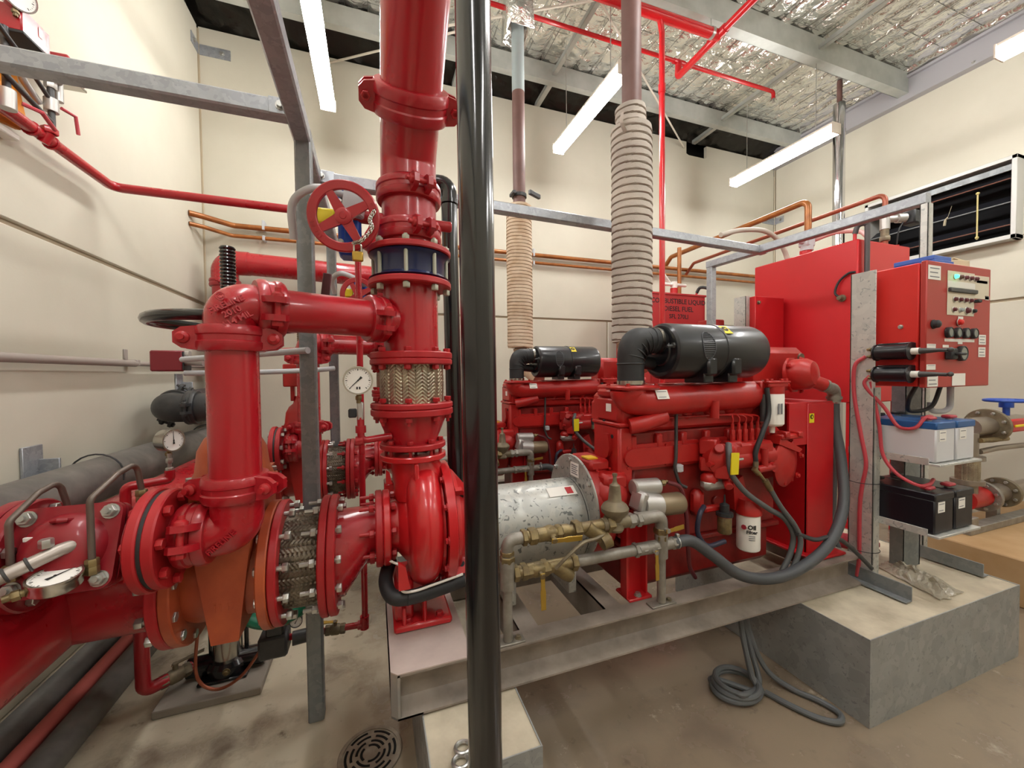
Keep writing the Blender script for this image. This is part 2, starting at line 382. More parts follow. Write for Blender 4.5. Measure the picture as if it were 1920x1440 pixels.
for j in range(my+1):
    for i in range(mx+1):
        x = XL-.05+(XR-XL+.1)*i/mx; v = j/my; y = 4.22+.53*v
        vs.append((x, y, 5.09-.17*v**2.2+.03*NZ.noise(V((x*3, y*5, 1)))+.018*NZ.noise(V((x*9, y*11, 4)))))
for j in range(my):
    for i in range(mx): a = j*(mx+1)+i; fs.append((a, a+1, a+mx+2, a+mx+1))
b = MB(); b.add(vs, fs); struct('dark_foil_strip', b, mat('dark_strip_foil', '#26241f', .28, metal=.5, bump=.5, bscale=12), CEIL, ang=0)
b = MB(); b.box((XL-.3, YF-.3, 5.25), (XR+.3, YB+.3, 5.35)); o = struct('roof_deck', b, GALD, CEIL)
b = MB()                                                          # welded wire mesh under the foil
x = XL+.1
while x < XR: b.tube([(x, y, 5.072) for y in (YF, YB-.2)], .0022, 4); x += .21
y = YF+.1
while y < YB-.2: b.tube([(x, y, 5.07) for x in (XL+.05, XR)], .0022, 4); y += .3
part('wire_mesh', b, mat('mesh_wire', '#5d5c57', .5, metal=.5), CEIL, kind='stuff')
PURM = mat('galvanised_purlin', '#bfc3bd', .45, metal=.25, var='#a9aea8', vscale=3)
def cpurlin(y, h, fl, z0):
    b = MB(); t = .004
    b.box((XL, y-t, z0), (XR, y, z0+h)); b.box((XL, y, z0), (XR, y+fl, z0+t)); b.box((XL, y, z0+h-t), (XR, y+fl, z0+h)); b.box((XL, y+fl-t, z0), (XR, y+fl, z0+.02))
    struct('purlin', b, PURM, CEIL)
for i, y in enumerate(PUR): cpurlin(y, .2 if i % 2 == 0 else .24, .075 if i % 2 == 0 else .1, 4.86 if i % 2 == 0 else 4.83)
for x in (.95, 2.02, 4.58):                                        # bridging strips between purlins
    for i in range(len(PUR)-1):
        b = MB(); b.box((x, PUR[i+1]+.08, 4.93), (x+.05, PUR[i], 4.934)); b.box((x, PUR[i+1]+.08, 4.93), (x+.004, PUR[i], 4.98)); struct('bridging_angle', b, PURM, CEIL)
    b = MB(); b.box((x, PUR[0], 4.9), (x+.06, YB+.02, 4.905)); b.box((x, PUR[0], 4.9), (x+.004, YB+.02, 4.95)); struct('bridging_angle', b, PURM, CEIL)
BRC = mat('cream_brace_rod', '#d6d0c2', .5)
for p0, p1 in (((.2, 4.15, 4.84), (3.3, 2.38, 4.84)), ((1.0, 2.50, 4.845), (4.40, 4.69, 4.80)), ((-.37, 4.69, 4.84), (.95, 3.80, 4.84))):
    b = MB(); b.tube([p0, p1], .011, 8); struct('brace_rod', b, BRC, CEIL)
# eaves flashing along the right wall
b = MB(); b.box((XR-.1, YF, 4.76), (XR, YB-.02, 5.02), .004); b.box((XR-.14, YF, 5.0), (XR, YB-.02, 5.03)); struct('trim_1', b, mat('pale_grey_flashing', '#a9a8ac', .5, metal=.2))
for y in (3.62, 2.4, 1.2): hexbolt(bpy.data.objects['trim_1'], (XR-.101, y, 4.79), (-1, 0, 0), .012, ZINC)
b = MB(); b.box((XL-.02, YB-.012, 0), (XL+.012, YB, ZT-.02), .003); struct('trim_2', b, mat('corner_sealant', '#b7a98f', .8))
b = MB(); b.box((XR-.012, YB-.012, 0), (XR, YB, ZT), .003); struct('trim_3', b, mat('corner_sealant_pale', '#d6cdb4', .8))
# ---- lights
DIFF = mat('lit_diffuser', (1, .97, .93), .5, emit=LAMP); DIFF.node_tree.nodes['Principled BSDF'].inputs['Emission Color'].default_value = (1, .98, .955, 1)
HOUS = mat('white_luminaire_housing', '#e6ded2', .5)
def fixture(x, y0, label, z=4.0):
    t = thing('fluorescent_light', label, 'light', (x, y0+.62, z-.03), 'batten lights hung below the roof')
    b = MB(); b.box((x-.058, y0, z+.05), (x+.058, y0+1.24, z+.08), .005); b.box((x-.068, y0-.012, z-.035), (x+.068, y0+.004, z+.078), .004); b.box((x-.068, y0+1.236, z-.035), (x+.068, y0+1.252, z+.078), .004); part('housing', b, HOUS, t)
    b = MB(); b.prism([(-.06, .05), (-.062, -.012), (-.047, -.034), (.047, -.034), (.062, -.012), (.06, .05)], y0+.005, y0+1.235, M(((1, 0, 0, x), (0, 0, 1, 0), (0, 1, 0, z), (0, 0, 0, 1)))); part('diffuser', b, DIFF, t)
    for yy in (y0+.2, y0+1.04):
        b = MB(); b.tube([(x, yy, z+.07), (x, yy, 5.05)], .004, 6); part('suspension_rod', b, ZINC, t)
fixture(-.35, 2.86, 'fluorescent batten light at upper left beside the big red discharge pipe')
fixture(2.03, 2.83, 'fluorescent batten light half hidden behind the brown front exhaust pipe')
fixture(4.63, 2.80, 'fluorescent batten light crossing the polished flue near the right wall')
fixture(4.81, .48, 'fluorescent batten light at the top right corner by the flashing')
fixture(-.35, .48, 'fluorescent batten light overhead above the diaphragm valve, out of view')
fixture(2.03, .48, 'fluorescent batten light overhead above the front skid, out of view')
fixture(-.35, -1.9, 'fluorescent batten light added as fill behind the viewer by the left wall, unseen')  # unseen row behind the viewer, added to fill the room with light
fixture(2.03, -1.9, 'fluorescent batten light added as fill behind the viewer in mid-room, unseen')
fixture(4.81, -1.9, 'fluorescent batten light added as fill behind the viewer by the right wall, unseen')
# ---- louvre window in the right wall
b = MB(); x0 = XR-.14
for lo, hi in (((x0, 2.06, 2.80), (XR+.1, 3.36, 2.845)), ((x0, 2.06, 3.60), (XR+.1, 3.36, 3.64)), ((x0, 2.06, 2.80), (XR+.1, 2.10, 3.64)), ((x0, 3.32, 2.80), (XR+.1, 3.36, 3.64))): b.box(lo, hi, .004)
WIN = struct('window_1', b, mat('pale_zinc_frame', '#c4c4c0', .5, metal=.2))
b = MB(); b.box((x0+.02, 2.1, 3.5), (x0+.03, 3.32, 3.56)); struct('top_rail', b, GALD, WIN)
b = MB(); b.box((XR+.28, 2.0, 2.7), (XR+.3, 3.4, 3.7)); struct('night_backing', b, mat('dark_night', '#07080c', .9), WIN)
BLD = mat('dark_louvre_blade', '#23242a', .4, metal=.3); BLE = mat('rusty_blade_edge', '#6d4638', .6)
for k, z in enumerate((2.95, 3.18, 3.42)):
    b = MB(); b.box((x0+.03, 2.11, z-.004), (x0+.2, 3.31, z+.004), rot=M.Rotation(-.6, 3, 'Y'), piv=(x0+.03, 2.5, z)); o = struct('louvre_blade', b, BLD, WIN)
    b = MB(); b.tube([(x0+.03, 2.11, z), (x0+.03, 3.31, z)], .007, 8); struct('blade_edge', b, BLE if k != 1 else GALD, o)
b = MB(); b.tube([(x0+.02, 2.34, 2.87), (x0+.02, 2.34, 3.36)], .007, 8); b.sphere((x0+.02, 2.34, 3.36), .016, 8, 6); b.sphere((x0+.02, 2.34, 2.89), .016, 8, 6); struct('operating_rod', b, mat('cream_rod', '#c3b577', .5), WIN)
b = MB(); b.tube(spline([(x0+.025, 2.60, 3.11), (x0+.02, 2.59, 3.17), (x0+.02, 2.57, 3.20), (x0+.02, 2.54, 3.31)], 5), [.012]*5+[.009]*5+[.002]*6, 6); solo('dry_leaf', b, mat('dry_leaf', '#a89f86', .8), 'small dry leaf caught on a blade of the louvre window', 'leaf', (x0+.025, 2.60, 3.10))
# ---- plinths
CONC = mat('dusty_plinth_concrete', '#cbc1aa', .7, var='#ada28d', vscale=6, bump=.15, bscale=40)
def plinth(name, label, lo, hi, m=GALP):
    t = thing(name, label, 'plinth', ((lo[0]+hi[0])/2, (lo[1]+hi[1])/2, 0))
    b = MB(); b.box((lo[0]+.004, lo[1]+.004, 0), (hi[0]-.004, hi[1]-.004, hi[2]-.004)); part('core', b, CONC, t)
    tt = .004
    for q0, q1 in (((lo[0], lo[1], 0), (hi[0], lo[1]+tt, hi[2])), ((lo[0], hi[1]-tt, 0), (hi[0], hi[1], hi[2])), ((lo[0], lo[1]+tt, 0), (lo[0]+tt, hi[1]-tt, hi[2])), ((hi[0]-tt, lo[1]+tt, 0), (hi[0], hi[1]-tt, hi[2]))):
        b = MB(); b.box(q0, q1); part('side_sheet', b, m, t)
    return t
plinth('concrete_plinth', 'low concrete plinth in galvanised casing under the front skid at the pump end', (.13, 1.05, 0), (.457, 1.95, .368))
plinth('concrete_plinth', 'large concrete plinth in spangled galvanised casing under control panel at right', (1.9, 1.0, 0), (3.1, 2.1, .372))
plinth('concrete_plinth', 'concrete plinth under the rear skid at the pump end', (.12, 2.47, 0), (.457, 3.5, .368))
plinth('concrete_plinth', 'concrete plinth under the rear skid at the engine end', (1.9, 2.42, 0), (2.9, 3.6, .368))
# ---- floor drain
t = thing('floor_drain', 'round slotted floor drain grate beside the foot of the grey post', 'drain', (-.037, 1.60, 0))
DRN = mat('dull_steel_grate', '#a69d8c', .45, metal=.5, var='#8d8374', vscale=20); DRK = mat('dark_drain_pit', '#151412', .9)
c = V((-.037, 1.60, 0)); b = MB(); b.lathe([(0, .118), (.004, .12), (.006, .118), (.006, .104), (.003, .104), (.003, .001)], c, (0, 0, 1), 40); part('grate_plate', b, DRN, t)
for r, n in ((.092, 6), (.072, 6), (.052, 4), (.034, 3)):
    for k in range(n):
        a0 = 2*PI*k/n+.35*r*20; da = 2*PI/n*.74; b = MB()
        P = [c+V((math.cos(a0+da*i/8)*r, math.sin(a0+da*i/8)*r, .0035)) for i in range(9)]
        b.tube(P, .0048, 6, flat=.4); part('slot', b, DRK, t)
# ================================================================ PIPE HELPERS
def pipe(name, label, pts, r, m, cat='pipe', bend=None, n=18, seg=7, group=None):
    b = MB(); P = fillet(pts, bend, seg) if bend else pts
    b.tube(P, r, n); return solo(name, b, m, label, cat, pts[0], group)
def coupling(label, c, ax, r, lug, w=.052, m=None, bm=None, t=.02, group=None, base=None):
    """grooved pipe coupling: two-part housing ring with bolted lugs"""
    m = m or REDC; bm = bm or REDB; c = V(c); u, _, a = frame(ax); lug = V(lug); lug = (lug-a*lug.dot(a)).normalized(); tn = a.cross(lug)
    T = thing('pipe_coupling', label, 'pipe coupling', c, group)
    b = MB(); R = r+t; p0 = c-a*w
    b.lathe([(0, r*.99), (0, r+t*.75), (w*.25, R*1.0), (w*.7, R), (w*.8, R-.004), (w*1.2, R-.004), (w*1.3, R), (w*1.75, R), (w*2, r+t*.75), (w*2, r*.99)], p0, a, 36, cap=False)
    part('housing', b, m, T)
    for s in (1, -1):
        d = lug*s; q = c+d*(R+.016)
        b = MB()
        for e in (1, -1):
            o = q+tn*e*.026
            mt = M.Translation(o)@M((d, a, tn)).transposed().to_4x4()
            b.prism([(-.03, -w*.95), (.008, -w*.8), (.026, -w*.4), (.026, w*.4), (.008, w*.8), (-.03, w*.95)], -.009, .009, mt)
        part('lug', b, m, T)
        b = MB(); b.cyl(q+d*.004-tn*.06, q+d*.004+tn*.05, .0085, 10); b.hexa(q+d*.004+tn*.034, tn, .016, .016); b.lathe([(0, .017), (.008, .016), (.014, .009), (.016, 0.0001)], q+d*.004-tn*.035, -tn, 14); part('bolt', b, bm, T)
    return T
def flange(T, c, ax, R, r, t, m=None, name='flange'):
    b = MB(); a = V(ax).normalized(); b.lathe(flange_prof(R, t, r), V(c)-a*t/2, a, 44, cap=False); return part(name, b, m or REDF, T)
def gauge(label, c, face, stem, R, needle=.9, m=None, group=None, depth=.03, up=(0, 0, 1)):
    """pressure gauge: dial centre c, face normal, stem direction"""
    c = V(c); f = V(face).normalized(); u = V(up); u = (u-f*u.dot(f)).normalized(); r = u.cross(f)
    T = thing('pressure_gauge', label, 'gauge', c+V(stem)*(R+.03), group)
    b = MB(); b.lathe([(-depth, R*.88), (-depth+.004, R*.96), (-.004, R*.96), (0, R), (.006, R), (.006, R*.9), (.001, R*.9)], c, f, 36); part('case', b, m or STEEL, T)
    b = MB(); b.lathe([(.0015, R*.9), (.002, .0001)], c, f, 36, cap=False); dial = part('dial', b, PAPER, T)
    for k in range(25):
        a = math.radians(-135+270*k/24); d = u*math.cos(a)+r*math.sin(a); L = .13 if k % 4 == 0 else .07
        if R < .03 and k % 4: continue
        b = MB(); tt = f.cross(d)*R*(.028 if k % 4 == 0 else .014); p = c+f*.0026
        b.add([p+d*R*.82-tt, p+d*R*.82+tt, p+d*R*(.82-L)+tt, p+d*R*(.82-L)-tt], [(0, 1, 2, 3)]); part('graduation', b, PRINT, dial)
    a = math.radians(needle); d = u*math.cos(a)+r*math.sin(a); s = f.cross(d); p = c+f*.0035; b = MB()
    b.prism([(-.035*R, 0), (.035*R, 0), (.014*R, .76*R), (-.014*R, .76*R)], 0, .0008, M.Translation(p)@M((s, d, f)).transposed().to_4x4())
    b.prism([(-.03*R, 0), (.03*R, 0), (.09*R, -.34*R), (-.09*R, -.34*R)], 0, .0008, M.Translation(p)@M((s, d, f)).transposed().to_4x4()); b.cyl(p, p+f*.002, R*.06, 10); part('needle', b, PRINT, T)
    if R > .049 and R < .055:
        for sx in (-.12, .05): b = MB(); b.prism([(sx*R, -.62*R), ((sx+.1)*R, -.62*R), ((sx+.1)*R, -.44*R), (sx*R, -.44*R)], 0, .0006, M.Translation(c+f*.0024)@M((r, u, f)).transposed().to_4x4()); part('maker_mark', b, PRINT, dial)
    st = V(stem).normalized(); b = MB(); b.cyl(c-f*depth*.5+st*R*.9, c-f*depth*.5+st*(R+.03), .008, 10); b.hexa(c-f*depth*.5+st*(R+.004), st, .012, .014); part('stem', b, BRASS, T)
    return T
def braid_mesh(p0, p1, r, n=200, m=None, k=None, amp=.0032):
    """woven wire braid: columns of strands slanting alternately left and right"""
    p0 = V(p0); p1 = V(p1); L = (p1-p0).length; u, w, a = frame(p1-p0); b = MB(); vs = []; fs = []
    cols = max(8, 2*round(2*PI*r/.05)); waves = L/.0135; m = m or max(24, int(waves*7)); sp = 1.6
    for i in range(m+1):
        t = i/m
        for j in range(n):
            c = cols*j/n; f = c % 1; lean = (f-.5)*sp*(1 if int(c) % 2 else -1)
            rr = r*(1+.02*math.sin(PI*t))+amp*abs(math.sin(PI*(t*waves+lean)))-amp*.8*(abs(f-.5) > .42)
            th = 2*PI*j/n; vs.append(p0+a*t*L+(u*math.cos(th)+w*math.sin(th))*rr)
    for i in range(m):
        for j in range(n): fs.append((i*n+j, i*n+(j+1) % n, (i+1)*n+(j+1) % n, (i+1)*n+j))
    return b.add(vs, fs)
def ball_valve(T, c, ax, r, lever, L=.09, m=None, lm=None, stem=None):
    """brass ball valve body on a pipe, lever along a direction"""
    m = m or BRASS; c = V(c); a = V(ax).normalized(); lv = V(lever).normalized(); st = V(stem).normalized() if stem is not None else a.cross(lv).normalized()
    b = MB(); b.hexa(c-a*r*2.6, a, r*1.35, r*1.3); b.hexa(c+a*r*1.3, a, r*1.35, r*1.3); b.lathe([(-r*1.5, r*1.1), (-r*.8, r*1.45), (r*.8, r*1.45), (r*1.5, r*1.1)], c, a, 16); b.cyl(c, c+st*r*2.3, r*.5, 10); b.hexa(c+st*r*2.2, st, r*.6, r*.5)
    v = part('ball_valve', b, m, T)
    h = c+st*r*2.4; s = lv.cross(st); b = MB()
    b.prism([(-r*.45, -r*.6), (r*.45, -r*.6), (r*.4, L*.35), (r*.55, L*.45), (r*.5, L), (-r*.5, L), (-r*.55, L*.45), (-r*.4, L*.35)], 0, r*.22, M.Translation(h)@M((s, lv, st)).transposed().to_4x4())
    part('lever', b, lm or BRASSY, v)
    return v
# ================================================================ STEEL SUPPORT FRAMES
t = .065
def shs(T, p0, p1, w=.065, m=None, name='member'):
    p0 = V(p0); p1 = V(p1); u, v, a = frame(p1-p0); h = w/2; b = MB()
    if abs(a.z) < .9: u = V((0, 0, 1)).cross(a).normalized(); v = a.cross(u)
    mt = M.Translation(p0)@M((u, v, a)).transposed().to_4x4(); c = .006
    b.prism([(-h+c, -h), (h-c, -h), (h, -h+c), (h, h-c), (h-c, h), (-h+c, h), (-h, h-c), (-h, -h+c)], 0, (p1-p0).length, mt)
    return part(name, b, m or GALT, T)
FR = thing('pipe_support_frame', 'galvanised square tube frame with posts and overhead rails carrying the red pipes', 'steel frame', (-.256, 1.853, 0))
shs(FR, (-.256, 1.853, .006), (-.256, 1.853, 2.5), .062, GALD, 'post')
shs(FR, (-.27, 3.16, .006), (-.27, 3.16, 2.44), .062, GALD, 'post')
shs(FR, (-.25, -.9, 2.475), (-.262, 3.2, 2.475), .065, GALT, 'long_rail')
shs(FR, (-.285, 1.70, 2.475), (XL+.004, 1.70, 2.475), .06, GALT, 'cross_rail')
shs(FR, (-.222, 2.215, 2.475), (3.07, 2.39, 2.475), .06, GALT, 'cross_rail')
shs(FR, (3.07, 1.365, 2.475), (2.98, 2.87, 2.475), .062, GALT, 'long_rail')
shs(FR, (2.985, 2.84, .006), (2.985, 2.84, 2.445), .062, GALT, 'post')
for p, d in (((-.292, 1.668, 2.475), (0, -1, 0)), ((-.215, 2.18, 2.475), (0, -1, 0)), ((3.02, 2.355, 2.475), (0, -1, 0))):
    b = MB(); p = V(p); b.box(p-V((.05, .004, .03)), p+V((.05, .002, .03)), .002); pl = part('splice_plate', b, GALT, FR); hexbolt(pl, p+V((-.01, -.004, 0)), d, .013, ZINC)
# black round column
t = thing('black_pole', 'glossy black round steel column standing nearest the viewer', 'column', (.262, .975, 0))
b = MB(); b.tube([(.262, .975, .012), (.238, .965, 5.1)], .0445, 32); part('shaft', b, BLKP, t)
b = MB(); b.box((.17, .885, 0), (.352, 1.035, .012), .002); part('base_plate', b, BLKP, t)
# second, thinner black stack pipe with elbow behind the riser
b = MB(); b.tube(fillet([(.41, 2.03, .006), (.385, 2.03, 2.36), (.385, 2.03, 2.46), (.27, 2.06, 2.46)], .075), .041, 20); T = thing('black_vent_pipe', 'black drain stack with elbow at its top behind the red riser', 'pipe', (.41, 2.03, 0)); part('tube', b, BLACK, T)
b = MB(); b.lathe([(0, .041), (.002, .05), (.022, .05), (.024, .041)], (.385, 2.03, 2.35), (0, 0, 1), 20); part('socket_ring', b, BLACK, T)
# ================================================================ DISCHARGE RISER (front pump set)
RX, RY, DY = .146, 1.60, 1.42
def bellows(label, c0, c1, r, R, nb, br, t=.022, pair=True, stud=.03, group=None, m=None, bm=None):
    """braided flexible connector between two loose flanges"""
    c0 = V(c0); c1 = V(c1); a = (c1-c0).normalized(); T = thing('braided_connector', label, 'flexible connector', c0, group)
    part('braid', braid_mesh(c0+a*t, c1-a*t, r), bm or BRAID, T)
    for s, c in ((1, c0), (-1, c1)):
        b = MB(); b.lathe(flange_prof(R, t, r*.5), c if s > 0 else c-a*t, a, 44, cap=False); f = part('flange', b, m or REDF, T)
    return T
def riser(dy, full=True):
    x, y = RX, RY+dy; who = 'front' if not dy else 'rear'
    z0 = 1.174
    # reducer on pump outlet
    T = thing('pipe_reducer', f'red conical reducer bolted on the {who} pump outlet', 'pipe reducer', (x, y, z0+.02))
    b = MB(); b.lathe([(0, .094), (.02, .09), (.11, .127), (.135, .13)], (x, y, z0+.02), (0, 0, 1), 36); part('cone', b, RED, T)
    flange(T, (x, y, z0+.031), (0, 0, 1), .127, .085, .022); flange(T, (x, y, 1.337), (0, 0, 1), .158, .12, .026)
    bolts(T, (x, y, z0+.02), (0, 0, 1), .105, 8, .013, .046, REDB, ph=.2)
    bolts(T, (x, y, 1.35), (0, 0, 1), .137, 8, .014, .056, REDB, .03, ph=.2)
    B = bellows(f'steel braided connector with red flanges in the {who} discharge riser', (x, y, 1.351), (x, y, 1.541), .118, .158, 8, .013)
    # tee spool
    T = thing('tee_spool', f'red flanged riser spool with side outlet on the {who} pump', 'pipe', (x, y, 1.542))
    b = MB(); b.lathe([(0, .1045), (.284, .1045)], (x, y, 1.546), (0, 0, 1), 40); part('barrel', b, RED, T)
    flange(T, (x, y, 1.554), (0, 0, 1), .158, .10, .026); flange(T, (x, y, 1.83), (0, 0, 1), .158, .10, .024)
    bolts(T, (x, y, 1.543), (0, 0, 1), .137, 8, .014, .05, REDB, .02, ph=.2)
    d = V((-.533, -.24, 0)).normalized(); b = MB(); b.cyl((x, y, 1.687), V((x, y, 1.687))+d*.15, .067, 28); part('outlet', b, RED, T)
    # wafer check valve between flanges
    T = thing('wafer_check_valve', f'black and blue wafer check valve clamped between red flanges on {who} riser', 'valve', (x, y, 1.842))
    b = MB(); b.lathe([(0, .146), (.006, .155), (.012, .141), (.02, .134), (.076, .134), (.086, .141), (.094, .155), (.1, .146)], (x, y, 1.843), (0, 0, 1), 40); part('body', b, mat('navy_valve_body', '#141d45', .3, coat=.3) if not dy else MATS['navy_valve_body'], T)
    for k in range(8):
        a = 2*PI*(k+.5)/8+.2; b = MB(); b.cyl((x+math.cos(a)*.139, y+math.sin(a)*.139, 1.809), (x+math.cos(a)*.139, y+math.sin(a)*.139, 1.988), .0075, 8)
        b.hexa((x+math.cos(a)*.139, y+math.sin(a)*.139, 1.795), (0, 0, 1), .014, .02); b.hexa((x+math.cos(a)*.139, y+math.sin(a)*.139, 1.966), (0, 0, 1), .014, .016); part('stud', b, mat('pale_stud', '#a5a595', .45, metal=.3) if 'pale_stud' not in MATS else MATS['pale_stud'], T)
    flange(T, (x, y, 1.954), (0, 0, 1), .158, .1, .022)
    # short spool, butterfly valve, couplings
    T = thing('butterfly_valve', f'red butterfly valve with handwheel and blue gearbox on the {who} riser', 'valve', (x, y, 1.965))
    b = MB(); b.lathe([(0, .1045), (.06, .1045), (.07, .103), (.32, .103)], (x, y, 1.966), (0, 0, 1), 40); part('body', b, REDC, T)
    b = MB(); b.cyl((x+.1, y, 2.078), (x+.165, y, 2.078), .021, 16, b=.003); b.cyl((x-.1, y-.01, 2.073), (x-.22, y-.02, 2.073), .024, 16); part('trunnion', b, REDC, T)
    gx = x-.222; b = MB(); b.box((gx-.035, y-.03, 1.925), (gx+.045, y+.07, 2.15), .012); b.box((gx-.012, y-.045, 1.94), (gx+.014, y+.02, 2.165), .004); b.cyl((gx, y+.02, 2.12), (gx, y+.02, 2.175), .03, 16); g = part('gearbox', b, BLUE, T)
    for q in ((gx-.026, 2.125), (gx+.026, 2.125), (gx-.026, 1.979), (gx+.026, 1.979)): hexbolt(g, (q[0], y-.031, q[1]-.01), (0, -1, 0), .008, ZINC)
    b = MB(); b.box((gx-.125, y-.01, 2.035), (gx-.045, y+.03, 2.095), .008); part('position_flag', b, YEL, T)
    # handwheel, facing the viewer
    wc = V((x-.231, y-.113, 2.031)); nrm = V((-.18, -1, -.12)).normalized(); u, w, a = frame(nrm)
    b = MB(); b.cyl(V((gx, y-.02, 2.045)), wc, .012, 12); part('shaft', b, STEEL, T)
    b2 = MB(); Rw = .104
    b2.lathe([(-.007, Rw-.014), (-.004, Rw-.0165), (.005, Rw-.0165), (.008, Rw-.013), (.008, Rw+.012), (.004, Rw+.016), (-.005, Rw+.016), (-.008, Rw+.012), (-.007, Rw-.014)], wc, a, 56, cap=False)
    b2.lathe([(-.014, .012), (-.014, .028), (.01, .028), (.013, .022), (.013, .012), (.016, .010), (.016, .0001)], wc, a, 24)
    for k in range(4):
        t = PI/2*k+.5; d = u*math.cos(t)+w*math.sin(t); s = a.cross(d)
        b2.prism([(-.019, .02), (.019, .02), (.0125, Rw-.012), (-.0125, Rw-.012)], -.006, .006, M.Translation(wc)@M((s, d, a)).transposed().to_4x4())
    hw = part('handwheel', b2, REDC, T)
    if full:
        for txt, a0, sg in (('OPEN', 205, -1), ('CLOSE', 5, -1)):
            for i, ch in enumerate(txt):
                t = math.radians(a0+sg*(i-(len(txt)-1)/2)*10); d = u*math.cos(t)+w*math.sin(t)
                lettering(hw, ch, .018, REDF, wc+d*Rw+a*.0095, d.cross(a), d, bold=.0006)
    coupling(f'upper red grooved coupling on the {who} riser above the handwheel', (x, y, 2.181), (0, 0, 1), .1035, (.25, -1, 0), .035)
    coupling(f'lower red grooved coupling on the {who} riser just above the wafer valve', (x, y, 2.028), (0, 0, 1), .1035, (.3, -1, 0), .035)
    return T
riser(0); riser(DY)
# big discharge pipe rising at 45 degrees over the viewer
k = .7071
T = thing('discharge_pipe', 'wide red discharge pipe rising at an angle toward the ceiling overhead', 'pipe', (RX, RY, 2.224))
b = MB(); P = fillet([(RX, RY, 2.224), (RX, RY, 2.315), (RX, RY-.14, 2.447)], .16, 6); b.tube(P, .105, 40); part('elbow', b, RED, T)
c = V((RX, RY-.14, 2.447)); d = V((0, -k, k)); b = MB(); b.tube(fillet([c, V((RX, 1.19, 2.717)), V((RX, 1.19, 5.0))], .12, 8), .105, 40); part('tube', b, RED, T)
coupling('large red grooved coupling where the discharge pipe tilts toward the viewer', c+d*.005, d, .106, (-1, -.1, .1), .05, t=.026)
T2 = thing('discharge_pipe', 'red discharge pipe of the rear pump rising behind the front riser', 'pipe', (RX, RY+DY, 2.224))
b = MB(); b.tube(fillet([(RX, RY+DY, 2.224), (RX, RY+DY, 2.45), (RX-.1, RY+DY, 2.45), (-.02, RY+DY, 2.49)], .1, 8), .105, 32); part('elbow', b, RED, T2)
# conduit loop and grey cap over the handwheel
pipe('grey_flexible_conduit', 'pale grey corrugated conduit looped over the front handwheel', [V(p) for p in spline([(-.259, 1.60, 1.97), (-.254, 1.56, 2.082), (-.188, 1.535, 2.134), (-.113, 1.553, 2.139), (-.066, 1.58, 2.13)], 8)], .013, LGREY, 'conduit')
b = MB(); b.cyl((-.061, 1.562, 2.06), (-.047, 1.562, 2.162), .04, 20, b=.006); solo('limit_switch', b, LGREY, 'grey round switch housing behind the top of the front handwheel', 'switch', (-.061, 1.562, 2.06))
pipe('grey_flexible_conduit', 'pale grey conduit bent like a hook beside the rear handwheel', [V(p) for p in spline([(-.245, 3.06, 2.063), (-.254, 3.01, 2.15), (-.188, 2.96, 2.185), (-.056, 2.94, 2.13), (.02, 2.94, 2.08)], 8)], .017, LGREY, 'conduit')
# padlock and chain on the handwheel
T = thing('padlock', 'small brass padlock hanging on a chain from the front handwheel', 'padlock', (-.042, 1.468, 1.88))
b = MB(); b.box((-.060, 1.460, 1.875), (-.024, 1.477, 1.909), .004); part('body', b, BRASSY, T)
b = MB(); b.tube(fillet([(-.054, 1.468, 1.904), (-.054, 1.468, 1.938), (-.03, 1.468, 1.938), (-.03, 1.468, 1.904)], .011, 5), .0036, 8); part('shackle', b, STEEL, T)
P = spline([(-.052, 1.463, 1.936), (-.028, 1.458, 1.946), (.005, 1.456, 1.988), (.0, 1.456, 2.02), (.017, 1.458, 2.054)], 6)
T = thing('lock_chain', 'short steel chain draped on the right spokes of the front handwheel', 'chain', P[0])
for i in range(len(P)-1):
    a = P[i]; c = P[i+1]; d = (c-a).normalized(); s = V((0, 1, 0)) if i % 2 else d.cross(V((0, 1, 0))).normalized(); mid = (a+c)/2; b = MB()
    b.tube([mid+d*math.cos(2*PI*j/10)*.01+s*math.sin(2*PI*j/10)*.0055 for j in range(10)], .0017, 5, closed=True); part('link', b, STEEL, T)
